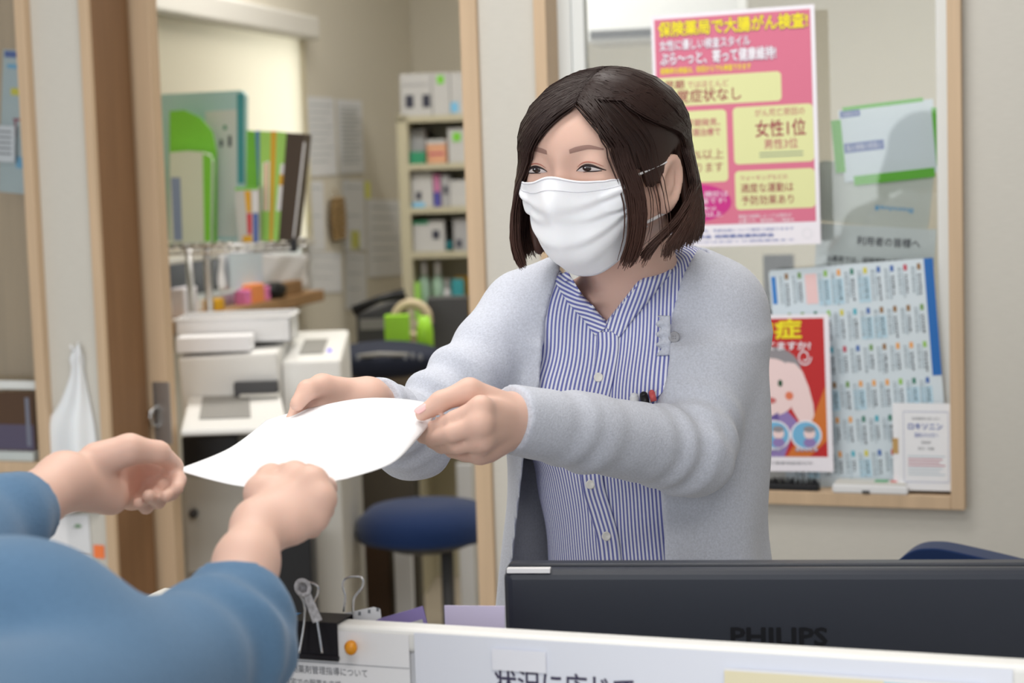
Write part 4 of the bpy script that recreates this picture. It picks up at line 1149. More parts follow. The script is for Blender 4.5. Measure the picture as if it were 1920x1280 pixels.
# ================================================================== right window: posters, boards, things on the sill
SILL = RWB+0.024
class Sheet:
    """a flat sheet on a frame, given by three photo corners; content in metres from its top-left corner"""
    def __init__(s, fr, tl, tr, bl, off, w=None, h=None):
        a = fr.px(*tl, off); b = fr.px(*tr, off); c = fr.px(*bl, off)
        ex = Vector((b[0]-a[0], 0, b[1]-a[1])); s.w = w or ex.length; ang = math.atan2(ex.z, ex.x)
        s.h = h or (Vector((c[0]-a[0], 0, c[1]-a[1]))).length
        s.M = fr.M @ Matrix.Translation((a[0], -off, a[1])) @ Matrix.Rotation(-ang, 4, 'Y')
        s.g = MB(); s.k = 0
    def base(s, m, t=0.0006, r=0.0):
        if r: s.g.prism([(x, z) for x, z in rrect(0, -s.h, s.w, 0, r)], 0, t, m)
        else: s.g.box((0,0,-s.h),(s.w,t,0), m)
        return s
    def rect(s, x0, y0, x1, y1, m, r=0.0, lay=1):
        X0, X1, Z0, Z1 = x0*s.w, x1*s.w, -y1*s.h, -y0*s.h; y = -0.00025*lay
        if r: pts = rrect(X0, Z0, X1, Z1, r)
        else: pts = [(X0,Z0),(X1,Z0),(X1,Z1),(X0,Z1)]
        s.g.add([(a,y,b) for a,b in pts], [tuple(range(len(pts)))], m); return s
    def oval(s, cx, cy, rx, ry, m, lay=1, n=28):
        s.g.add([((cx+rx*math.cos(2*math.pi*i/n))*s.w, -0.00025*lay, -cy*s.h+ry*s.h*math.sin(2*math.pi*i/n)) for i in range(n)], [tuple(range(n))], m); return s
    def poly(s, pts, m, lay=1):
        s.g.add([(a*s.w, -0.00025*lay, -b*s.h) for a,b in pts][::-1], [tuple(range(len(pts)))], m); return s
    def text(s, t, x0, x1, y0, y1, m, bold=0.0, lay=3, outline=None, rot=0):
        """fits the box x0..x1, y0..y1 (fractions)"""
        hh = (y1-y0)*s.h; z = -y1*s.h+hh*0.08
        if outline: s.g.text(t, x0*s.w-0.0004, z-0.0006, hh*1.10, outline, -0.00025*(lay-0.5), width=(x1-x0)*s.w+0.0008, bold=bold+0.03)
        s.g.text(t, x0*s.w, z, hh*1.08, m, -0.00025*lay, width=(x1-x0)*s.w, bold=bold); return s
    def build(s, name, label, cat, group=None): 
        return tag(s.g.build(name, M=s.M), label, cat, group)
PINK = mat('print_pink', rgb(220,118,146), 0.5); PALEY = mat('print_pale_yellow', rgb(228,230,170), 0.5); YEL = mat('print_yellow', rgb(244,228,40), 0.5)
MAG = mat('print_magenta', rgb(206,44,138), 0.5); WHT = mat('print_white', rgb(244,240,248), 0.5); DPUR = mat('print_purple', rgb(128,44,100), 0.5)
MAR = mat('print_maroon', rgb(158,44,74), 0.5); MARL = mat('print_rose', rgb(190,84,110), 0.5); BLU = mat('print_blue', rgb(78,104,176), 0.5); GRN = mat('print_grey_green', rgb(150,164,140), 0.5)
p = Sheet(W, (1220,30), (1522,8), (1229,473), 0.004, w=0.297, h=0.42)
p.base(WHT).rect(0.02,0.018,0.975,0.905,PINK)
p.text('保険薬局で大腸がん検査!', 0.045,0.96,0.030,0.092, YEL, 0.03, 4, DPUR)
p.text('女性に優しい検査スタイル', 0.05,0.61,0.108,0.152, WHT, 0.02, 4, DPUR)
p.text('ぶら〜っと、寄って健康維持!', 0.05,0.765,0.160,0.214, WHT, 0.03, 4, DPUR)
p.text('超簡単な検査は、初回からでも検査できます', 0.05,0.61,0.226,0.252, YEL, 0.02)
p.rect(0.02,0.268,0.79,0.392, PALEY, 0.008, 2).text('早期', 0.075,0.195,0.281,0.318, MAR, 0.015).text('ではほとんど', 0.215,0.47,0.287,0.318, MARL)
p.text('自覚症状なし', 0.075,0.545,0.322,0.378, MAR, 0.012)
p.rect(0.02,0.415,0.45,0.722, PALEY, 0.008, 2)
p.text('早期発見、', 0.20,0.41,0.450,0.482, MARL, 0.01).text('早期治療で', 0.20,0.41,0.490,0.524, MARL, 0.01)
p.text('90', 0.12,0.235,0.565,0.625, MAR, 0.02).text('%以上', 0.245,0.425,0.580,0.624, MAR).text('治ります', 0.18,0.42,0.636,0.680, MAR)
p.rect(0.49,0.410,0.975,0.652, PALEY, 0.008, 2)
p.text('がん死亡原因の', 0.625,0.925,0.422,0.454, MARL).text('女性1位', 0.625,0.93,0.470,0.540, MAR, 0.015).text('男性3位', 0.675,0.88,0.550,0.592, MARL, 0.005)
for yy in (0.606,0.620): p.rect(0.645,yy,0.91,yy+0.006, GRN, 0, 3)
p.rect(0.49,0.680,0.975,0.846, PALEY, 0.008, 2)
p.text('ウォーキングなどの', 0.525,0.81,0.700,0.722, MARL).text('適度な運動は', 0.525,0.845,0.734,0.774, MAR, 0.005).text('予防効果あり', 0.525,0.845,0.786,0.826, MAR, 0.005)
p.oval(0.23,0.810,0.235,0.082, MAG, 2)
p.text('大腸がん検診は', 0.10,0.445,0.760,0.786, WHT).text('便潜血検査です!', 0.09,0.43,0.790,0.814, WHT).text('対象は', 0.24,0.37,0.826,0.842, WHT).text('40歳以上', 0.20,0.405,0.846,0.870, WHT)
p.text('検査の結果によっては受診が', 0.505,0.83,0.866,0.882, WHT).text('必要です。薬剤師にご相談を', 0.505,0.845,0.886,0.902, WHT)
p.text('大腸がんは早期発見、早期治療について薬局で相談できます', 0.05,0.84,0.925,0.937, BLU).text('主催:薬剤師会 保険薬局薬剤師会', 0.05,0.72,0.948,0.964, BLU, 0.015).text('お問い合わせはお近くの保険薬局まで', 0.05,0.84,0.974,0.984, BLU)
for i in range(24):
    q0, q1 = 2*math.pi*i/24, 2*math.pi*(i+1)/24
    p.g.add([((0.92+0.030*r*math.cos(q))*p.w, -0.0005, -0.955*p.h+0.021*r*p.h*math.sin(q)) for r,q in ((1,q0),(1,q1),(0.9,q1),(0.9,q0))], [(0,1,2,3)], PAPER2)
p.build('poster', 'large pink and yellow health poster stuck to the window glass behind the woman', 'poster')
# label board with many small coloured tabs
LB = mat('label_board', rgb(214,226,234), 0.4); LBT = mat('label_grey', rgb(150,164,172), 0.7); LBD = mat('label_dark', rgb(70,78,88), 0.7); LBL = mat('label_light', rgb(190,206,216), 0.7)
b_ = Sheet(W, (1441,507), (1749,483), (1462,905), -0.033, h=0.40)
b_.base(LB, 0.003, 0.006)
rr = random.Random(5)
tabs = [rgb(70,110,180), rgb(200,70,90), rgb(150,110,60), rgb(120,160,90), rgb(240,170,90), rgb(150,200,90), rgb(60,130,110), rgb(80,180,200), rgb(220,210,70)]
tabm = [mat('tab_%d' % i, c, 0.6) for i, c in enumerate(tabs)]
b_.rect(0.945,0.0,1.0,0.52, mat('label_blue', rgb(38,108,186), 0.5), 0, 2); b_.rect(0.012,0.03,0.04,0.155, tabm[0] if False else mat('label_blue2', rgb(60,130,205), 0.5), 0, 2)
rows = [(0.02,0.175),(0.20,0.34),(0.365,0.50),(0.525,0.655),(0.685,0.81),(0.84,0.96)]
for ri, (y0, y1) in enumerate(rows):
    for ci in range(11):
        x0 = 0.06+ci*0.0805; x1 = x0+0.072
        if ri == 0 and ci == 2: b_.rect(x0,y0+0.01,x1,y1-0.01, mat('label_pink', rgb(242,206,206), 0.6), 0, 2); continue
        b_.rect(x0+0.038,y0,x0+0.058,y0+0.026, tabm[(ci+ri*2+rr.randint(0,2)) % 9], 0, 3)
        for k, (dx, m_, wd) in enumerate(((0.004,LBT,0.012),(0.020,LBL,0.012),(0.046,LBD,0.012),(0.032,LBT,0.008))):
            y = y0+(0.045 if k >= 2 else 0.012)
            while y < y1-rr.uniform(0.005,0.03):
                l = rr.uniform(0.006,0.016); b_.rect(x0+dx,y,x0+dx+wd*rr.uniform(0.6,1),y+l, m_, 0, 3); y += l+0.005
        if rr.random() < 0.15: b_.rect(x0,y0+0.04,x1,y1, mat('label_sky', rgb(186,216,232), 0.6), 0, 2)
b_.build('label_board', 'pale blue board covered with rows of tiny labels and coloured tabs on the sill', 'board')
# red heat-stroke poster
RED = mat('print_red', rgb(196,44,46), 0.5); ORG = mat('print_orange', rgb(216,120,52), 0.5); FACE = mat('print_face', rgb(246,220,220), 0.6); PUR2 = mat('print_violet', rgb(150,130,190), 0.6)
HGR = mat('print_hair_grey', rgb(150,146,152), 0.6); SKY = mat('print_sky', rgb(120,186,226), 0.6); LINE = mat('print_line', rgb(90,80,84), 0.6); CHK = mat('print_cheek', rgb(232,130,96), 0.6)
h_ = Sheet(W, (1338,592), (1557,588), (1344,898), -0.004, w=0.21, h=0.285)
h_.base(WHT, 0.0008).rect(0.04,0.025,0.955,0.905, RED)
h_.poly([(0.955,0.45),(0.955,0.80),(0.80,0.905),(0.60,0.905),(0.86,0.62)], ORG, 2)
h_.text('熱中症', 0.06,0.765,0.030,0.150, YEL, 0.035, 4).text('対策してますか?', 0.17,0.84,0.170,0.225, WHT, 0.025, 4)
h_.oval(0.48,0.36,0.27,0.16, HGR, 2).oval(0.48,0.46,0.245,0.185, FACE, 3).poly([(0.62,0.30),(0.70,0.31),(0.76,0.36),(0.81,0.46),(0.845,0.57),(0.85,0.64),(0.82,0.69),(0.77,0.70),(0.72,0.68),(0.66,0.60),(0.66,0.45)], FACE, 4)
h_.poly([(0.22,0.66),(0.40,0.60),(0.60,0.60),(0.70,0.68),(0.58,0.905),(0.10,0.905)], PUR2, 2).poly([(0.42,0.62),(0.48,0.645),(0.54,0.62),(0.54,0.68),(0.48,0.655),(0.42,0.68)], mat('print_bow', rgb(108,92,160), 0.6), 5)
h_.oval(0.565,0.435,0.020,0.022, mat('print_eye', rgb(40,84,60), 0.5), 5).poly([(0.36,0.445),(0.41,0.455),(0.46,0.445),(0.41,0.449)], LINE, 5).oval(0.47,0.545,0.055,0.020, mat('print_mouth', rgb(206,110,110), 0.6), 5).oval(0.64,0.515,0.035,0.026, CHK, 5).oval(0.33,0.525,0.035,0.026, CHK, 5)
for i in range(20):
    q0 = i*0.42; q1 = (i+1)*0.42; r0_ = 0.055-0.0018*i; r1_ = 0.055-0.0018*(i+1)
    h_.poly([(0.78+(r0_+o)*math.cos(q0), 0.27+(r0_+o)*0.9*math.sin(q0)) for o in (0,0.010)]+[(0.78+(r1_+o)*math.cos(q1), 0.27+(r1_+o)*0.9*math.sin(q1)) for o in (0.010,0)], WHT, 5)
for cx in (0.505,0.775):
    h_.oval(cx,0.765,0.135,0.094, WHT, 5).oval(cx,0.765,0.120,0.083, SKY, 6).oval(cx+0.03,0.755,0.05,0.036, FACE, 7).oval(cx+0.03,0.728,0.05,0.020, HGR, 8).oval(cx+0.03,0.815,0.055,0.030, PUR2, 7)
h_.text('休む', 0.455,0.555,0.842,0.866, WHT, 0.03, 9, BLU).text('水分をとる', 0.68,0.87,0.842,0.866, WHT, 0.03, 9, BLU)
h_.text('薬局で健康相談受付中', 0.35,0.82,0.935,0.955, INKG)
h_.build('poster', 'red heatstroke poster with a cartoon face, leaning on the window sill', 'poster')
# black bristly strip lying in front of the red poster
q0 = W.px(1416, 910, 0.015); q1 = W.px(1534, 910, 0.015)
br = thing('door_seal_brush', 'black bristly strip lying on the sill below the red poster', 'brush', W.M @ Matrix.Translation((q0[0]-0.05,-0.002,SILL)))
L_ = q1[0]-q0[0]+0.05
g = MB(); g.box((0,-0.012,0),(L_,0.010,0.012)); g.build('bar', BLACK, br, bevel=0.002)
g = MB(); rr = random.Random(3)
for i in range(160):
    x = L_*rr.random(); y = rr.uniform(-0.010,0.008); g.cyl((x,y,0.012),(x+rr.uniform(-.003,.003),y+rr.uniform(-.003,.003),0.012+rr.uniform(0.006,0.012)), 0.0009, 0.0004, 4)
g.build('bristles', BLACK, br)['kind'] = 'stuff'
# white flat case on the sill
q0 = W.px(1562, 912, 0.012); q1 = W.px(1704, 916, 0.012)
wc = thing('plastic_case', 'white flat plastic case lying on the sill in front of the label board', 'case', W.M @ Matrix.Translation((q0[0],-0.001,SILL)))
L_ = q1[0]-q0[0]
g = MB(); g.prism(rrect(0,0,L_,0.016,0.005), -0.022, 0.022, WHITE); g.build('body', None, wc, bevel=0.003)
g = MB(); g.prism(rrect(0.004,0.016,L_-0.004,0.020,0.0018), -0.020, 0.020, OFFW); g.build('lid', None, wc, bevel=0.0015)
g = MB(); g.box((L_*0.55,-0.012,0.020),(L_*0.72,0.008,0.0212), mat('case_green', rgb(90,170,120), 0.5)); g.box((L_*0.76,-0.010,0.020),(L_*0.84,0.006,0.0212), mat('case_red', rgb(206,90,84), 0.5)); g.build('buttons', None, wc)
g = MB(); g.box((L_*0.40,-0.0235,0.001),(L_*0.50,-0.022,0.006)); g.build('catch', DGREY, wc)
# booklets standing at the right end of the sill
for i, (dx, off, lab) in enumerate(((0.0,0.012,'white booklet with blue title, foremost of the booklets at the right end of the sill'),(-0.012,0.003,'white booklet peeping out on the left behind the foremost booklet'))):
    bk = Sheet(W, (1684+dx*900,756), (1785+dx*900,757), (1688+dx*900,918), off)
    bk.h = bk.h; bk.base(PAPER, 0.006, 0.001)
    if i == 0:
        for a in ((0.09,0.09,0.93,0.096),(0.09,0.90,0.93,0.906),(0.09,0.09,0.098,0.906),(0.922,0.09,0.93,0.906)): bk.rect(*a, mat('frame_ink', rgb(160,168,200), 0.6), 0, 2)
        bk.text('消炎鎮痛剤をお使いの方へ', 0.25,0.78,0.155,0.185, INKG).text('ロキソニン', 0.18,0.82,0.22,0.30, BLU, 0.02).text('服用される方へ', 0.30,0.74,0.335,0.385, BLU).text('薬剤師', 0.42,0.60,0.43,0.46, INKG).text('用法・用量', 0.36,0.66,0.50,0.53, INKG)
        for k in range(7): bk.rect(0.17,0.60+0.035*k,0.86-0.05*(k%3),0.610+0.035*k, MARL if k in (1,2,3) else LBL, 0, 2)
    else: bk.rect(-0.01,0.40,0.10,0.58, mat('kraft_tape', rgb(196,160,104), 0.6), 0, 2)
    bk.build('booklet', lab, 'booklet')
# behind the glass: sheet with green tape, white board, notice
LIME = mat('lime_tape', rgb(110,196,60), 0.5)
s_ = Sheet(W, (1571,207), (1749,185), (1581,342), -0.072)
s_.base(mat('pale_sheet', rgb(232,238,244), 0.5), 0.0008)
s_.rect(0.05,-0.035,0.90,0.02, LIME, 0, 1).rect(-0.085,0.13,0.02,0.86, LIME, 0, 1).rect(0.10,0.93,0.95,1.06, LIME, 0, 1).rect(0.975,0.12,1.03,0.92, LIME, 0, 1)
s_.rect(0.02,0.02,0.23,0.11, BLU, 0, 2).rect(0.03,0.47,0.45,0.60, BLU, 0, 2).text('お知らせ', 0.05,0.21,0.035,0.095, WHT, 0, 4).text('個人情報の取扱い', 0.05,0.43,0.49,0.58, WHT, 0, 4)
s_.build('notice_sheet', 'pale sheet framed with lime green tape, on the back of the window glass', 'notice')
s_ = Sheet(W, (1534,300), (1752,318), (1531,413), -0.078)
s_.base(mat('frosted_board', rgb(206,208,200), 0.35), 0.003, 0.012)
s_.oval(0.55,0.70,0.020,0.045, mat('logo_blue', rgb(120,176,216), 0.5), 2)
s_.g.text('Bonviva', 0.86*s_.w, -0.66*s_.h, 0.012, MATS['logo_blue'], -0.0006, width=0.060, bold=0.03, rot=math.pi)
s_.build('acrylic_board', 'frosted board hung upside down behind the glass below the green taped sheet', 'board')
s_ = Sheet(W, (1532,418), (1756,430), (1540,880), -0.070)
s_.base(mat('notice_grey', rgb(226,230,230), 0.6), 0.0008)
s_.text('利用者の皆様へ', 0.345,0.875,0.042,0.078, INK, 0.015).text('当薬局では、保険調剤の基準により', 0.10,0.90,0.125,0.150, INK, 0.01).text('次の届出を行っております。', 0.10,0.75,0.158,0.183, INK, 0.01)
s_.build('notice_sheet', 'grey notice with dark heading behind the glass above the label board', 'notice')
# seen dimly through the glass: air conditioner, dark screen, pole
q = at(1165, 50, 5.2)
ac = thing('air_conditioner', 'white air conditioner with a dark slot high behind the window glass', 'air conditioner', T(q.x-0.02, q.y, 0, math.radians(-14)))
fr = Frame(q.x-0.02, q.y, math.radians(-14)); a = fr.px(1085, 28); c = fr.px(1250, 75)
g = MB(); g.prism(rrect(a[0],c[1],c[0]+0.2,a[1]+0.14,0.03), 0, 0.22, WHITE); g.build('body', None, ac, bevel=0.01)
g = MB(); g.box((a[0]+0.03,-0.004,c[1]+0.012),(c[0]+0.17,0.0,c[1]+0.035)); g.build('louver_slot', DGREY, ac)
q = at(1463, 495, 4.6)
ds = thing('monitor', 'dark screen seen through the window glass between the woman and the label board', 'monitor', T(q.x, q.y, 0, math.radians(-20)))
fr = Frame(q.x, q.y, math.radians(-20)); a = fr.px(1430, 478); c = fr.px(1486, 530)
g = MB(); g.box((a[0],0,c[1]-0.12),(c[0],0.03,a[1])); g.build('display', DGREY, ds, bevel=0.003)
g = MB(); g.cyl((0,0.04,0.0),(0,0.04,a[1]-0.06), 0.02, n=12); g.build('stand', DGREY, ds, smooth=True)
g = MB(); g.lathe([(0.001,0),(0.14,0),(0.14,0.012),(0.02,0.02),(0.001,0.02)], (0,0.04,0)); g.build('base', DGREY, ds, smooth=True)
# ================================================================== left window and the white panel beside the door
s_ = Sheet(W, (6,92), (64,96), (10,360), -0.075)
s_.base(mat('pale_blue_sheet', rgb(196,208,212), 0.6), 0.0008); s_.w = s_.w
for a in ((0.05,0.01,0.8,0.055,BLU),(0.15,0.10,0.7,0.13,SKY),(0.30,0.265,0.95,0.315,YEL),(0.40,0.475,0.95,0.49,MAR),(0.45,0.49,0.52,0.60,MAR),(0.75,0.48,0.98,0.60,MAR),(0.55,0.74,1.0,0.82,SKY)): s_.rect(*a[:4], a[4], 0, 2)
for k in range(8): s_.rect(0.10,0.16+0.028*k,0.6,0.165+0.028*k, LBL, 0, 2)
s_.build('calendar_sheet', 'pale blue sheet with yellow note behind the glass of the leftmost window', 'notice')
s_ = Sheet(W, (-60,232), (28,236), (-55,300), -0.062); s_.base(PAPER2, 0.0008)
for k in range(5): s_.rect(0.55,0.15+0.15*k,0.93,0.19+0.15*k, INKG, 0, 2)
s_.build('memo_sheet', 'small white memo overlapping the pale blue sheet in the leftmost window', 'memo')
q0 = W.px(-90, 868, 0.0); q1 = W.px(67, 868, 0.0); qt = W.px(30, 735, 0.0)
pcs = thing('picture_stand', 'clear stand with a dark brown picture at the foot of the leftmost window', 'picture', W.M @ Matrix.Translation((q1[0]-0.16,0.006,LWB+0.024)))
hh = qt[1]-LWB-0.024
g = MB(); g.box((0,0,0.0),(0.16,0.003,hh)); 
g.add([(0.004,-0.0004,0.022),(0.156,-0.0004,0.022),(0.156,-0.0004,hh-0.006),(0.004,-0.0004,hh-0.006)], [(0,1,2,3)], mat('picture_brown', rgb(84,62,46), 0.4))
g.add([(0.004,-0.0007,0.022),(0.156,-0.0007,0.022),(0.156,-0.0007,hh*0.52),(0.004,-0.0007,hh*0.52)], [(0,1,2,3)], mat('picture_violet', rgb(88,82,104), 0.4))
g.add([(0.138,-0.0009,0.03),(0.148,-0.0009,0.03),(0.148,-0.0009,hh-0.012),(0.138,-0.0009,hh-0.012)], [(0,1,2,3)], mat('picture_side', rgb(120,124,140), 0.4))
g.mats[0:0] = []; o = g.build('picture', None, pcs)
g = MB(); g.box((-0.004,-0.02,0),(0.164,0.02,0.020)); g.build('foot', mat('clear_foot', rgb(196,204,204), 0.2), pcs, bevel=0.003)
g = MB(); g.box((-0.3,0.008,0),(0.164,0.030,0.018)); tag(g.build('rail', ALU, bevel=0.003, M=W.M @ Matrix.Translation((q1[0]-0.16,-0.0,qt[1]+0.004))), 'white rail across the leftmost window above the brown picture', 'rail')
# white apron hanging on a hook
def wq(x, y, o=0.0): 
    a = W.px(x, y, o); return (a[0], -o, a[1])
ap = thing('hanging_cloth', 'white plastic apron bunched on a hook on the wall beside the door', 'apron', W.M)
rows_ = [(646,140,149,.012),(660,134,156,.018),(674,128,159,.024),(683,134,156,.016),(705,132,160,.018),(735,120,166,.022),(765,108,172,.024),(792,82,178,.032),(830,84,182,.034),(870,86,186,.034),(915,90,187,.032),(963,96,188,.030)]
G = []
for (y, xl, xr, dp) in rows_:
    row = []
    for i in range(25):
        f = i/24; fold = 0.5+0.5*math.sin(f*2*math.pi*1.25+0.9+y*0.003)
        row.append(wq(xl+(xr-xl)*f, y+6*math.sin(f*7), 0.004+dp*(math.sin(math.pi*f)**0.6)*(0.45+0.55*fold)))
    G.append(row)
g = MB(); g.grid(G); g.build('cloth', mat('apron_white', rgb(246,249,254), 0.5, sss=0.1), ap, smooth=True, solid=0.001, sub=1)
g = MB(); a = wq(143,652,0.0); g.tube([a,(a[0],-0.016,a[2]-0.004),(a[0],-0.020,a[2]+0.008)], 0.003, 8); g.build('hook', WHITE, ap, smooth=True)
s_ = Sheet(W, (62,962), (128,966), (66,1100), 0.002); s_.base(PAPER, 0.0006); s_.build('memo_sheet', 'white sheet on the wall just under the hanging apron, nearer the window', 'memo')
s_ = Sheet(W, (124,964), (166,965), (128,1082), 0.003); s_.base(PAPER2, 0.0006); s_.oval(0.5,0.18,0.16,0.03, mat('green_stamp', rgb(110,150,110), 0.6), 2); s_.rect(0.2,0.2,0.6,0.21, INKG, 0, 2); s_.rect(0,0.62,1,0.64, mat('tan_line', rgb(176,150,130), 0.6), 0, 2)
s_.build('memo_sheet', 'white sheet with a small green stamp under the hanging apron', 'memo')
s_ = Sheet(W, (175,1021), (195,1022), (176,1046), 0.002); s_.base(mat('orange_note', rgb(250,132,74), 0.6), 0.0006); s_.build('sticky_note', 'small orange sticky note on the wall beside the door casing', 'note')
# ================================================================== the back room through the doorway
def rbox(name, x0, y0, x1, y1, Y, dep, m, label, cat, rz=0.0, zb=None, bevel=0.003, group=None, deco=None):
    """a box thing whose front face fills a photo rectangle at depth Y; zb puts its base on a surface"""
    c = at((x0+x1)/2, (y0+y1)/2, Y); fr = Frame(c.x, c.y, math.radians(rz))
    a = fr.px(x0, y0); b_ = fr.px(x1, y1); z0 = b_[1] if zb is None else zb
    o = MB().box((a[0],0,0),(b_[0],dep,a[1]-z0), m).build(name, bevel=bevel, M=fr.M @ Matrix.Translation((0,0,z0)))
    tag(o, label, cat, group)
    if deco:
        g = MB()
        for (fx0, fz0, fx1, fz1, mm) in deco:
            X0 = a[0]+(b_[0]-a[0])*fx0; X1 = a[0]+(b_[0]-a[0])*fx1; H_ = a[1]-z0
            g.add([(X0,-0.0012,H_*fz0),(X1,-0.0012,H_*fz0),(X1,-0.0012,H_*fz1),(X0,-0.0012,H_*fz1)], [(0,1,2,3)], mm)
        d = g.build('printed_mark', None, o)
    return o
def zat(y, Y, x=600): return at(x, y, Y).z
BEIGE = mat('shelf_beige', rgb(186,180,156), 0.6); BOXW = mat('carton_white', rgb(190,190,191), 0.7); BOXG = mat('carton_grey', rgb(166,166,170), 0.7)
DOT = mat('carton_dark', rgb(58,60,74), 0.7); TEAL = mat('teal_plastic', rgb(60,150,160), 0.4); LIMEP = mat('lime_plastic', rgb(120,200,60), 0.45); LIME2 = mat('light_lime', rgb(160,214,100), 0.45)
AMBER = mat('amber_card', rgb(220,168,40), 0.5); PEACH = mat('peach_carton', rgb(214,160,128), 0.6); GREENB = mat('green_carton', rgb(50,140,104), 0.6); BROWN = mat('brown_binder', rgb(66,52,38), 0.5)
PRW = mat('printer_white', rgb(238,238,236), 0.45)
WOODS = mat('sill_wood', rgb(170,134,96), 0.5, noise=((6,40,40),0.12,3))
# shelf unit in the corner
SY = 6.05; sc_ = at(800, 300, SY); SF = Frame(sc_.x, sc_.y, math.radians(-6))
su = thing('shelf_unit', 'tall beige shelf unit stocked with medicine cartons in the back room corner', 'shelf', SF.M)
xl = SF.px(746, 300)[0]; xr = xl+0.62; ztop = SF.px(800, 214)[1]
g = MB(); g.box((xl,0,0),(xl+0.035,0.30,ztop)); g.build('side_panel', BEIGE, su); g = MB(); g.box((xr-0.03,0,0),(xr,0.30,ztop)); g.build('side_panel', BEIGE, su)
g = MB(); g.box((xl,0.29,0),(xr,0.30,ztop)); g.build('back_panel', BEIGE, su)
shz = [SF.px(820, y)[1] for y in (216,306,388,472,600,740)]
for i, z in enumerate(shz):
    g = MB(); g.box((xl+0.035 if i else xl,0.0,z-0.020),(xr-0.03 if i else xr,0.29,z)); g.build('shelf_board', BEIGE, su)
def on_shelf(i, x0, x1, y0, m, label, dep=0.18, deco=None, yf=0.03, group='cartons and bottles on the back room shelves'):
    a = SF.px(x0, y0, -yf); b2 = SF.px(x1, y0, -yf)[0]; z = shz[i]
    o = MB().box((a[0],0,0),(b2,dep,max(0.02,a[1]-z)), m).build('carton', bevel=0.002, M=SF.M @ Matrix.Translation((0,yf,z)))
    tag(o, label, 'carton', group)
    if deco:
        g = MB(); H_ = a[1]-z
        for (fx0, fz0, fx1, fz1, mm) in deco:
            X0 = a[0]+(b2-a[0])*fx0; X1 = a[0]+(b2-a[0])*fx1
            g.add([(X0,-0.0015,H_*fz0),(X1,-0.0015,H_*fz0),(X1,-0.0015,H_*fz1),(X0,-0.0015,H_*fz1)], [(0,1,2,3)], mm)
        g.build('printed_mark', None, o)
    return o
on_shelf(0,749,808,139,BOXW,'wide white carton with two dark dots on top of the shelf unit',deco=[(0.16,0.2,0.42,0.5,DOT),(0.70,0.2,0.95,0.5,DOT),(0.05,0.72,0.9,0.76,BOXG)])
on_shelf(0,809,842,137,BOXW,'white carton with a green mark on top of the shelf unit',deco=[(0.3,0.74,0.7,0.94,LIMEP)])
on_shelf(0,843,900,136,BOXW,'white carton with a pale blue mark at the right end of the shelf top',deco=[(0.0,0.06,0.25,0.3,SKY)])
on_shelf(1,769,796,243,BOXG,'pale grey carton at the left of the second level',yf=0.06); on_shelf(1,768,796,285,GREENB,'low green carton at the left of the second level',dep=0.05,yf=0.005)
on_shelf(1,799,836,262,PEACH,'peach carton with a white lid on the second level',deco=[(0,0.82,1,1,BOXW),(0.1,0.35,0.9,0.45,MARL)]); on_shelf(1,839,900,241,BOXW,'white carton with a lime mark beside the peach carton',deco=[(0.15,0.62,0.4,0.88,LIMEP)])
on_shelf(2,771,810,324,BOXW,'white carton with a dark dot and blue foot on the third level',deco=[(0.2,0.22,0.45,0.45,DOT),(0,0,0.6,0.14,SKY)]); on_shelf(2,812,824,326,mat('pink_violet_carton', rgb(190,120,160), 0.6),'narrow pink and blue carton on the third level',deco=[(0,0,1,0.45,mat('violet_print', rgb(80,80,160),0.6))]); on_shelf(2,826,842,328,BOXG,'grey carton with a dark dot on the third level',deco=[(0.3,0.4,0.8,0.65,DOT)]); on_shelf(2,843,900,338,BOXW,'low white carton at the right of the third level')
on_shelf(3,774,832,414,BOXW,'white carton with green top stripe and dark dot on the fourth level',deco=[(0,0.88,0.5,1,GREENB),(0.62,0.4,0.85,0.68,DOT)]); on_shelf(3,849,900,410,BOXG,'grey patterned carton at the right of the fourth level',deco=[(0.1,0.1,0.3,0.35,DOT)])
def bottle(i, x, ytop, r, m, label, capm):
    a = SF.px(x, ytop, -0.08); z = shz[i]; h = a[1]-z
    b3 = thing('bottle', label, 'bottle', SF.M @ Matrix.Translation((a[0],0.08,z)), 'cartons and bottles on the back room shelves')
    g = MB(); g.lathe([(0.001,0),(r,0),(r,h*0.62),(r*0.9,h*0.70),(r*0.5,h*0.76),(0.001,h*0.77)], n=18); g.build('body', m, b3, smooth=True)
    g = MB(); g.lathe([(0.001,h*0.75),(r*0.55,h*0.75),(r*0.5,h),(0.001,h)], n=16); g.build('cap', capm, b3, smooth=True)
PALEG = mat('pale_green_bottle', rgb(176,206,190), 0.3); PWH = mat('pump_white', rgb(228,224,230), 0.4)
bottle(3,840,446,0.014,TEAL,'small dark teal bottle between the cartons of the fourth level',DGREY)
bottle(4,794,490,0.020,PALEG,'pale green pump bottle, left of the pair on the fifth level',PWH); bottle(4,820,490,0.020,PALEG,'pale green pump bottle, right of the pair on the fifth level',PWH)
on_shelf(4,776,786,530,LIME2,'narrow yellow-green carton on the fifth level',dep=0.05,yf=0.01); on_shelf(4,846,868,524,TEAL,'teal carton in front of the brown board on the fifth level',dep=0.05); on_shelf(4,852,900,518,AMBER,'brown board at the right of the fifth level',dep=0.02,yf=0.12)
bottle(4,838,522,0.012,PWH,'small white bottle beside the teal carton',PWH)
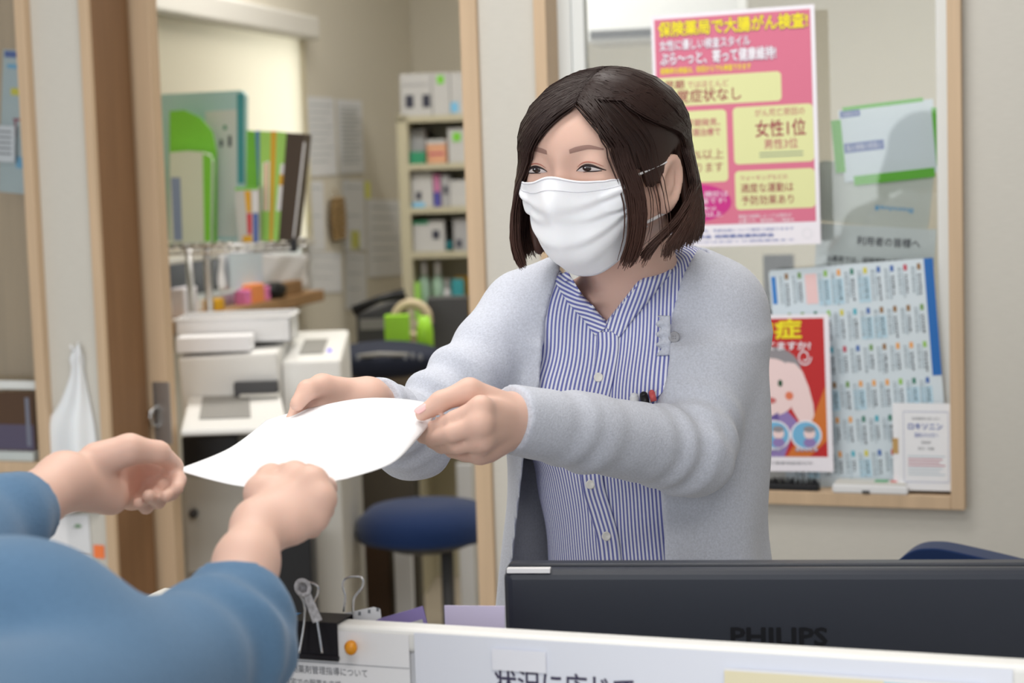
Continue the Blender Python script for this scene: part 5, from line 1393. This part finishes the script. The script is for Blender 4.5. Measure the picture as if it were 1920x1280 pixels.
# papers and ornament on the left wall
def lpaper(x0, y0, x1, y1, label, m=PAPER2, lines=9, name='memo_sheet', cat='memo'):
    s = Sheet(L, (x0,y0), (x1,y0+(x1-x0)*0.06), (x0,y1), 0.004); s.base(m, 0.0008)
    for k in range(lines): s.rect(0.12,0.10+0.8*k/lines,0.9-0.1*(k%3),0.10+0.8*k/lines+0.012, LBT, 0, 2)
    return s.build(name, label, cat)
lpaper(572,180,626,330,'tall printed sheet on the back room wall, nearest the blind'); lpaper(631,186,678,326,'second tall printed sheet on the back room wall, beside the one nearest the blind',lines=14)
lpaper(572,338,606,470,'plain white sheet low beside the brown binder on the back room wall',lines=2); lpaper(642,336,682,470,'plain white sheet between the straw ornament and the shelf unit',lines=2)
lpaper(687,372,752,520,'wide printed sheet hanging beside the shelf unit',lines=6); lpaper(648,472,686,580,'grey sheet low on the wall under the straw ornament',lines=3); lpaper(578,470,640,548,'pale sheet low on the wall above the wooden sill end',lines=3)
NOTE = mat('yellow_note', rgb(226,228,120), 0.6)
for a, lb in (((566,300,574,352),'yellow sticky note beside the brown binder'),((684,340,694,372),'yellow sticky note above the wide printed sheet'),((658,432,674,466),'yellow sticky note right of the straw ornament'),((566,390,576,424),'lower yellow sticky note beside the brown binder')): lpaper(*a,lb,NOTE,0,'sticky_note','note')
oc = L.px(624, 410); og = thing('straw_ornament', 'brown woven straw ornament hanging on the back room wall', 'ornament', L.M @ Matrix.Translation((oc[0],-0.02,oc[1])))
STRAW = mat('straw', rgb(150,124,84), 0.9, noise=((60,60,60),0.35,2)); g = MB(); hz = (L.px(624,370)[1]-L.px(624,450)[1])/2; wx = (L.px(638,410)[0]-L.px(610,410)[0])/2
for i in range(7):
    z = -hz+2*hz*(i+0.5)/7; ww = wx*(0.75+0.25*math.sin(math.pi*(i+0.5)/7))
    for sg in (-1,1): g.sphere((sg*ww*0.45,0,z), (ww*0.56,0.014,hz/6.2), 12)
g.build('braid', STRAW, og, smooth=True); g = MB(); g.tube([(0,0.0,hz),(0,0.012,hz+0.03)], 0.002, 6); g.build('cord', STRAW, og)
# window sill with small things
SZ = L.px(450, 566)[1]; sl0 = L.px(330, 575)[0]; sl1 = L.px(560, 548)[0]
ws = MB(); ws.box((sl0-0.3,-0.085,SZ-0.035),(sl1,-0.001,SZ)); struct(ws.build('trim_1', WOODS, M=L.M, bevel=0.003))
def on_sill(name, x, y0, y1, wpx, m, label, cat, out=0.058, shape='box'):
    a = L.px(x, y1, out); b2 = L.px(x+wpx, y1, out); t = L.px(x, y0, out); w_ = max(0.02, b2[0]-a[0]); h = t[1]-SZ
    g = MB()
    if shape == 'box': g.box((0,-0.012,0),(w_,0.025,max(0.015,h)))
    else: g.sphere((w_/2,0,max(h,0.03)/2), (w_/2,0.032,max(h,0.03)/2), 14)
    return tag(g.build(name, m, bevel=0.004 if shape == 'box' else 0, smooth=shape != 'box', M=L.M @ Matrix.Translation((a[0],-out,SZ))), label, cat)
on_sill('note_block', 455, 544, 565, 46, mat('pink_notes', rgb(230,130,186), 0.6), 'bright pink note block on the wooden sill', 'note', 0.058)
on_sill('note_block', 466, 534, 560, 24, mat('orange_notes', rgb(240,150,90), 0.6), 'orange note block in front of the pink one on the sill', 'note', 0.062)
on_sill('tape_dispenser', 500, 530, 556, 30, BLACK, 'rounded black tape dispenser on the sill beside the pink notes', 'dispenser', 0.062, 'ball')
on_sill('wooden_box', 528, 530, 562, 34, mat('box_wood', rgb(150,116,80), 0.5), 'small wooden box at the end of the sill', 'box', 0.060)
on_sill('note_block', 396, 562, 572, 18, AMBER, 'small yellow block on the sill near the rack post', 'note', 0.06)
on_sill('plastic_cup', 338, 540, 582, 26, PWH, 'white cup on the sill beside the door edge', 'cup', 0.06)
# translucent bag in front of the lower window
s_ = Sheet(L, (398,472), (572,478), (398,548), 0.012)
G = [[(s_.w*i/16, -0.018-0.003*math.sin(i*1.3+j*0.7), -s_.h*j/10*(1-0.10*math.sin(i*0.5))) for j in range(11)] for i in range(17)]
g = MB(); g.grid(G); tag(g.build('plastic_bag', mat('cloudy_plastic', rgb(232,232,236), 0.35, sss=0.0), M=s_.M, smooth=True, solid=0.0006), 'cloudy white plastic bag hanging in front of the lower window above the sill', 'bag')
s_ = Sheet(L, (430,470), (492,474), (432,540), 0.045); s_.base(mat('pale_blue_paper', rgb(206,220,230), 0.6), 0.0008); s_.build('memo_sheet', 'pale blue paper in front of the cloudy plastic bag', 'memo')
# cabinet with the printers
CY = 4.15; cz = 0.76
cab = thing('drawer_cabinet', 'grey drawer cabinet under the printer just inside the doorway', 'cabinet', T(at(470,900,CY).x, CY, 0, 0))
cf_ = Frame(at(470,900,CY).x, CY, 0); a = cf_.px(338, 900)[0]; b2 = cf_.px(640, 900)[0]
CABG = mat('cabinet_grey', rgb(190,188,182), 0.5)
g = MB(); g.box((a,0,0.02),(b2,0.56,cz)); g.build('body', CABG, cab, bevel=0.004)
for k in range(3):
    g = MB(); g.box((a+0.01,-0.014,0.05+k*0.235),((a+b2)/2+0.05,0.0,0.27+k*0.235)); d_ = g.build('drawer', CABG, cab, bevel=0.003)
    kx = cf_.px(363, 962, 0.02)[0]; g = MB(); g.cyl((kx,-0.03,0.19+k*0.235),(kx,-0.014,0.19+k*0.235), 0.010, n=14); g.build('knob', DGREY, d_, smooth=True)
pr = thing('printer', 'white multifunction printer with its paper tray pulled out towards the doorway', 'printer', T(at(440,740,CY).x, CY, cz, 0))
pf = Frame(at(440,740,CY).x, CY, 0, 0); X = lambda px, y=740: pf.px(px, y)[0]; Z = lambda y, px=440: pf.px(px, y)[1]-cz
g = MB(); g.box((X(336),0.0,0.0),(X(442),0.22,Z(816))); g.build('base', BLACK, pr, bevel=0.004)
g = MB(); g.add([(X(336),0.05,Z(812)),(X(524),0.05,Z(812)),(X(524),0.24,Z(812)),(X(336),0.24,Z(812)),(X(336),0.0,Z(668)),(X(524),-0.01,Z(662)),(X(524),0.24,Z(652)),(X(336),0.24,Z(652))], [(3,2,1,0),(4,5,6,7),(0,1,5,4),(1,2,6,5),(2,3,7,6),(3,0,4,7)]); g.build('body', PRW, pr, bevel=0.008, seg=3)
g = MB(); g.box((X(440),-0.012,Z(744)),(X(522),0.06,Z(716))); g.build('output_slot', DGREY, pr, bevel=0.003)
zb_ = Z(742); zf_ = at(440,803,3.90).z-cz; xl_ = Frame(pf.o.x,3.90,0).px(338,800)[0]; xr_ = Frame(pf.o.x,3.90,0).px(540,800)[0]
g = MB(); tp = [(X(350),0.02,zb_),(X(524),0.02,zb_),(xr_,-0.25,zf_),(xl_,-0.25,zf_)]; g.add(tp+[(a_,b_,c_-0.014) for a_,b_,c_ in tp], [(3,2,1,0),(4,5,6,7),(0,1,5,4),(1,2,6,5),(2,3,7,6),(3,0,4,7)]); tr_ = g.build('paper_tray', PRW, pr, bevel=0.006)
lp = lambda fx, fy: tuple(np.array(tp[3])*(1-fx)*(1-fy)+np.array(tp[2])*fx*(1-fy)+np.array(tp[1])*fx*fy+np.array(tp[0])*(1-fx)*fy+np.array((0,0,0.002)))
g = MB(); g.quad(lp(0.16,0.28), lp(0.66,0.28), lp(0.66,0.95), lp(0.16,0.95)); g.build('tray_mat', GREYP, tr_, solid=0.002)
g = MB(); g.box((X(452),-0.03,Z(738)-0.006),(X(525),0.05,Z(738))); g.build('guide', OFFW, pr, bevel=0.002)
bk_ = thing('paper_basket', 'white plastic basket standing on the printer under the wire rack', 'basket', T(at(440,650,4.235).x, 4.235, cz+Z(650), 0))
bf = Frame(at(440,650,4.235).x, 4.235, 0); bx0_, bx1_ = bf.px(330,640)[0], bf.px(546,640)[0]; bh = bf.px(440,594)[1]-(cz+Z(650))
g = MB()
for lo_, hi_ in (((bx0_,0,0),(bx1_,0.004,bh)),((bx0_,0.146,0),(bx1_,0.15,bh+0.004)),((bx0_,0,0),(bx0_+0.004,0.15,bh)),((bx1_-0.004,0,0),(bx1_,0.15,bh)),((bx0_,0,0),(bx1_,0.15,0.004))): g.box(lo_, hi_)
g.build('tub', WHITE, bk_, bevel=0.001); g = MB(); g.box((bx0_-0.006,-0.006,bh-0.006),(bx1_+0.006,0.004,bh)); g.box((bx1_-0.004,0,bh-0.006),(bx1_+0.006,0.15,bh)); g.build('rim', WHITE, bk_, bevel=0.002)
zt_ = cz+Z(662)
for k in range(4):
    o = rbox('paper_ream', 332, 640, 470-4*k, 660, 4.17+0.004*k, 0.13, PAPER if k % 2 else PAPER2, ['lowest','second','third','topmost'][k]+' paper bundle of the pile on the printer', 'paper', zb=zt_+0.004+0.009*k, bevel=0.001, group='paper bundles on the printer') if False else None
o = MB().box((pf.px(330,650)[0],0.0,0),(pf.px(470,650)[0],0.075,0.036), PAPER).build('paper_ream', bevel=0.004, M=T(pf.o.x, 4.145, cz+Z(664)+0.006)); tag(o, 'thick white paper pile lying on the printer in front of the basket', 'paper')
p2 = thing('label_printer', 'smaller white printer with a grey control panel beside the first printer', 'printer', T(at(580,700,4.2).x, 4.2, cz, 0))
f2 = Frame(at(580,700,4.2).x, 4.2, 0); X2 = lambda px: f2.px(px,700)[0]; Z2 = lambda y: f2.px(580,y)[1]-cz
g = MB(); g.add([(X2(528),0,0),(X2(640),0,0),(X2(640),0.3,0),(X2(528),0.3,0),(X2(528),0.0,Z2(676)),(X2(640),0.0,Z2(676)),(X2(636),0.3,Z2(640)),(X2(528),0.3,Z2(640))], [(3,2,1,0),(4,5,6,7),(0,1,5,4),(1,2,6,5),(2,3,7,6),(3,0,4,7)]); g.build('body', PRW, p2, bevel=0.008, seg=3)
sl = (Z2(640)-Z2(676))/0.3
g = MB(); g.add([(X2(556),0.06,Z2(676)+sl*0.06+0.002),(X2(602),0.06,Z2(676)+sl*0.06+0.002),(X2(602),0.2,Z2(676)+sl*0.2+0.002),(X2(556),0.2,Z2(676)+sl*0.2+0.002)], [(0,1,2,3)]); g.build('control_panel', GREYP, p2)
g = MB(); g.sphere((X2(613),0.08,Z2(676)+sl*0.08+0.002), 0.006, 10); g.build('lamp', mat('violet_lamp', rgb(130,120,230), 0.3, emit=(rgb(130,120,230),0.6)), p2, smooth=True)
# wire rack with files
RY = 4.40; rc = at(430, 460, RY); RF = Frame(rc.x, rc.y, 0); RZ = RF.px(430, 456)[1]
rk = thing('wire_rack', 'chrome wire rack standing behind the printer, carrying the coloured files', 'rack', T(rc.x, rc.y, 0))
ra, rb2 = RF.px(305, 456)[0], RF.px(552, 456)[0]; RD = 0.24
g = MB()
for y in (0, RD):
    for z in (0, -0.018): g.tube([(ra,y,RZ+z-0.004),(rb2,y,RZ+z-0.004)], 0.0032, 8)
    n_ = 14
    for i in range(n_): 
        x0 = ra+(rb2-ra)*i/n_; x1 = ra+(rb2-ra)*(i+1)/n_; g.tube([(x0,y,RZ-0.004),((x0+x1)/2,y,RZ-0.022),(x1,y,RZ-0.004)], 0.0022, 6)
for x in (ra, rb2): g.tube([(x,0,RZ-0.004),(x,RD,RZ-0.004)], 0.004, 8)
for i in range(1,12): x = ra+(rb2-ra)*i/12; g.tube([(x,0,RZ-0.003),(x,RD,RZ-0.003)], 0.002, 6)
g.build('wire_shelf', CHROME, rk, smooth=True)
g = MB(); g.box((rb2-0.01,-0.006,RZ-0.026),(rb2+0.006,0.012,RZ+0.006)); g.build('corner_clamp', BLACK, rk, bevel=0.003)
for (xx, yy) in ((RF.px(388,500)[0],0.012),(ra+0.02,RD-0.004)):
    g = MB(); g.cyl((xx,yy,cz),(xx,yy,RZ), 0.009, n=14); pst = g.build('post', STEEL, rk, smooth=True)
    g = MB(); g.cyl((xx,yy,cz),(xx,yy,cz+0.02), 0.014, n=14); g.build('foot', BLACK, pst, smooth=True)
def upright(name, px, Yo, thick, m, label, cat, deco=None, group=None):
    """file standing on the wire shelf: outline of its face (top-left, top-right, bottom-right, bottom-left)"""
    fr = Frame(rc.x, rc.y+Yo, 0); q = [fr.px(*p) for p in px]; lo = min(b for a, b in q)
    c0 = sum(a for a, b in q)/len(q)
    g = MB(); g.prism([(a-c0, max(0, b-lo)) for a, b in q][::-1], 0, thick, m)
    for pts, mm, l in (deco or []):
        qq = [fr.px(*p) for p in pts]; g.add([(a-c0, -0.0008*l, b-lo) for a, b in qq][::-1], [tuple(range(len(qq)))], mm)
    o = g.build(name, M=fr.M @ Matrix.Translation((c0, 0, RZ))); return tag(o, label, cat, group)
CLEARG = mat('clear_grey_file', rgb(202,210,210), 0.25); CLEARL = mat('clear_green_file', rgb(206,218,200), 0.25)
FG = 'files standing on the wire rack'
upright('file_case', [(300,178),(452,170),(460,180),(458,452),(300,452)], 0.15, 0.05, mat('teal_clear_file', rgb(168,206,210), 0.25), 'tall clear teal file case at the left end of the wire rack', 'file', [([(444,176),(458,176),(458,345),(446,345)], TEAL, 1),([(385,210),(444,206),(444,445),(385,445)], CLEARG, 1),([(419,236),(425,236),(425,244),(419,244)], GREENB, 2),([(412,262),(418,262),(418,276),(412,276)], LBD, 2),([(428,255),(434,255),(434,276),(428,276)], LBD, 2)], FG)
upright('folder', [(318,206),(345,204),(375,218),(398,245),(406,285),(406,452),(318,452)], 0.10, 0.008, LIMEP, 'bright green folder with a rounded top in front of the teal file case', 'folder', None, FG)
upright('file_case', [(318,283),(352,280),(378,282),(392,286),(398,300),(396,453),(318,453)], 0.05, 0.03, CLEARL, 'clear pale file case with a green edge, foremost at the left of the rack', 'file', [([(380,285),(397,292),(395,450),(383,450)], LIMEP, 1),([(320,330),(338,330),(342,448),(326,448)], mat('blue_grey_print', rgb(130,150,180), 0.5), 1)], FG)
upright('folder', [(462,240),(476,241),(490,262),(492,345),(488,446),(462,446)], 0.14, 0.006, LIMEP, 'bright green folder with a rounded top beside the teal file case', 'folder', None, FG)
upright('file_box', [(440,344),(484,342),(486,446),(446,446)], 0.02, 0.05, mat('file_box_clear', rgb(190,194,190), 0.3), 'clear file box with amber, red and blue labels at the front of the rack', 'file', [([(440,344),(484,342),(484,347),(440,349)], LIMEP, 1),([(458,350),(470,350),(471,390),(462,390)], AMBER, 1),([(462,392),(472,392),(472,432),(464,432)], mat('label_red', rgb(200,60,70), 0.5), 1),([(473,350),(484,350),(484,390),(474,390)], PAPER2, 1),([(474,392),(484,392),(484,446),(475,446)], BLU, 1),([(455,434),(473,434),(473,446),(455,446)], AMBER, 1)], FG)
upright('folder', [(478,240),(487,240),(496,446),(490,446)], 0.11, 0.03, mat('blue_folder', rgb(90,140,190), 0.5), 'narrow blue folder in the row of files', 'folder', None, FG)
upright('folder', [(487,240),(508,241),(506,446),(486,446)], 0.08, 0.10, LIME2, 'light green folder left of the orange one in the row of files', 'folder', [([(493,300),(505,296),(504,390),(492,390)], PAPER, 1),([(497,300),(501,300),(500,390),(496,390)], AMBER, 2)], FG)
upright('folder', [(508,240),(518,241),(512,446),(505,446)], 0.075, 0.10, AMBER, 'thin orange folder between two light green ones', 'folder', None, FG)
upright('folder', [(518,241),(537,243),(522,446),(511,446)], 0.07, 0.10, LIME2, 'light green folder touching the brown binder', 'folder', [([(526,302),(534,302),(528,390),(518,390)], PAPER, 1),([(524,322),(532,322),(530,342),(522,342)], AMBER, 2)], FG)
upright('ring_binder', [(537,244),(571,246),(550,446),(522,446)], 0.06, 0.16, BROWN, 'dark brown ring binder leaning at the right end of the wire rack', 'binder', [([(569,262),(573,262),(552,440),(549,440)], PAPER2, 1)], FG)
# work counter with navy bag, phone, lime tools
WY = 4.85; wz = zat(704, WY, 720)
wk = thing('work_counter', 'dark fronted work counter behind the paper, navy bag and lime tools on it', 'counter', T(at(730,700,WY).x, WY, 0))
wf = Frame(at(730,700,WY).x, WY, 0); wa, wb = wf.px(598,700)[0], wf.px(905,700)[0]
g = MB(); g.box((wa,0,wz-0.03),(wb,0.42,wz)); g.build('top', mat('counter_top', rgb(150,134,112), 0.5), wk, bevel=0.003)
g = MB(); g.box((wa+0.04,0.10,0.0),(wf.px(768,800)[0],0.40,wz-0.03)); g.build('side_panel', mat('counter_dark', rgb(92,86,76), 0.6), wk)
g = MB(); g.box((wb-0.04,0.04,0.0),(wb,0.40,wz-0.03)); g.build('leg', OFFW, wk)
def onc(px, y, off=0.0): return wf.px(px, y, off)
NB_ = mat('navy_bag', rgb(32,38,56), 0.7); nb = thing('document_bag', 'dark navy document bag with grey lettering lying on the work counter', 'bag', T(wf.o.x, WY, wz))
n0, n1, nt = onc(604,690)[0], onc(838,690)[0], onc(700,632)[1]-wz
g = MB(); g.sphere(((n0+n1)/2,-0.03,nt*0.45), ((n1-n0)/2,0.10,nt*0.48), 28); g.build('body', NB_, nb, smooth=True)
g = MB()
for k in range(9): g.sphere((-0.07+0.02*k,-0.118,nt*0.56+0.004*(k%2)), (0.006,0.004,0.010), 8, INKG)
g.build('printed_pattern', None, nb)
g = MB(); g.tube([((n0+n1)/2-0.06,-0.11,nt*0.62),((n0+n1)/2,-0.145,nt*0.70),((n0+n1)/2+0.07,-0.11,nt*0.62)], 0.006, 8); g.build('strap', GREYP, nb, smooth=True)
ph = thing('telephone', 'dark grey desk telephone with a slanted top on the work counter', 'telephone', T(wf.o.x, WY+0.2, wz))
f3 = Frame(wf.o.x, WY+0.2, 0); a0, a1 = f3.px(668,600)[0], f3.px(758,600)[0]; t0_, t1_ = f3.px(670,590)[1]-wz, f3.px(756,558)[1]-wz
g = MB(); g.prism([(a0,0),(a1,0),(a1,t1_),(a0,t0_)], 0, 0.16, DGREY); g.build('body', None, ph, bevel=0.006)
g = MB(); g.box((a0+0.01,-0.004,t0_*0.72),(a0+0.09,0.0,t0_*0.92)); g.build('display', GREYP, ph); g = MB(); g.tube([(a0-0.005,-0.02,t0_+0.012),((a0+a1)/2,-0.02,(t0_+t1_)/2+0.022),(a1+0.005,-0.02,t1_+0.012)], [0.016,0.010,0.016], 12); g.build('handset', BLACK, ph, smooth=True)
LG = mat('lime_bright', rgb(150,206,50), 0.45)
rbox('tool_box', 720, 592, 768, 640, WY+0.085, 0.05, LG, 'lime green box on the work counter beside the tape roll', 'box', zb=wz)
q = onc(770, 602, -0.12); g = MB(); R_ = 0.045
g.tube([(R_*math.cos(t),0,R_*math.sin(t)) for t in np.linspace(0,2*math.pi,33)], 0.014, 10); tag(g.build('tape_roll', mat('beige_tape', rgb(196,180,150), 0.5), smooth=True, M=T(q[0]+wf.o.x, WY+0.17, max(wz+R_+0.016, q[1]))), 'beige roll of tape standing behind the lime green box', 'tape')
q = onc(798, 690); g = MB(); hb = onc(798,594)[1]-wz; g.lathe([(0.001,0),(0.024,0),(0.022,hb*0.75),(0.014,hb),(0.001,hb)], n=18); tag(g.build('spray_bottle', LG, smooth=True, M=T(q[0]+wf.o.x, WY+0.03, wz)), 'lime green bottle on the work counter right of the tape roll', 'bottle')
rbox('apparatus', 800, 560, 880, 640, WY+0.26, 0.10, DGREY, 'dark apparatus at the right of the work counter beneath the shelf', 'device', zb=wz)
# stool, boxes, bin, lower wall
sq = at(782, 985, 4.45); SS = 0.49
stl = thing('work_stool', 'navy cushioned stool half hidden by the door post', 'stool', T(sq.x+0.02, 4.45, 0))
sf = Frame(sq.x+0.02, 4.45, 0); zs0 = sf.px(780,1012)[1]; zs1 = sf.px(780,934)[1]; rs = (sf.px(915,980)[0]-sf.px(650,980)[0])/2
g = MB(); hgt = 0.085; zc = sf.px(780,1008)[1]
g.lathe([(0.001,0),(rs*0.985,0),(rs,hgt*0.15),(rs*0.97,hgt*0.55),(rs*0.78,hgt*0.88),(rs*0.4,hgt),(0.001,hgt)], (0,0.02,zc), 40); g.build('cushion', NAVY, stl, smooth=True)
g = MB(); g.lathe([(0.001,-0.03),(rs*0.5,-0.03),(rs*0.9,0.0),(0.001,0.0)], (0,0.02,zc), 32); g.build('seat_plate', DGREY, stl, smooth=True)
g = MB(); px0 = sf.px(838,1050)[0]; g.cyl((px0,0.0,0.08),(px0,0.02,zc-0.02), 0.016, n=16); g.build('gas_column', DGREY, stl, smooth=True)
for k in range(5):
    q = k*2*math.pi/5+0.3; g = MB(); g.tube([(px0,0.0,0.10),(px0+0.16*math.cos(q),0.16*math.sin(q),0.055)], [0.020,0.013], 10); lg = g.build('leg', DGREY, stl, smooth=True)
    g = MB(); g.sphere((px0+0.16*math.cos(q),0.16*math.sin(q),0.025), 0.025, 12); g.build('caster', BLACK, lg, smooth=True)
rbox('storage_box', 648, 1006, 735, 1150, 4.80, 0.04, mat('dark_brown_box', rgb(74,54,38), 0.6), 'dark brown box on the floor left of the stool column', 'box', zb=0.0)
rbox('carton', 737, 1008, 776, 1140, 4.78, 0.05, PAPER2, 'tall white carton beside the dark brown box on the floor', 'carton', zb=0.0)
rbox('waste_bin', 508, 1010, 590, 1170, 4.02, 0.10, BLACK, 'black waste bin on the floor in front of the cabinet', 'bin', zb=0.0)
rbox('panel_board', 855, 870, 905, 1080, 5.6, 0.03, PAPER2, 'white board leaning on the wall behind the stool', 'board', zb=0.0)
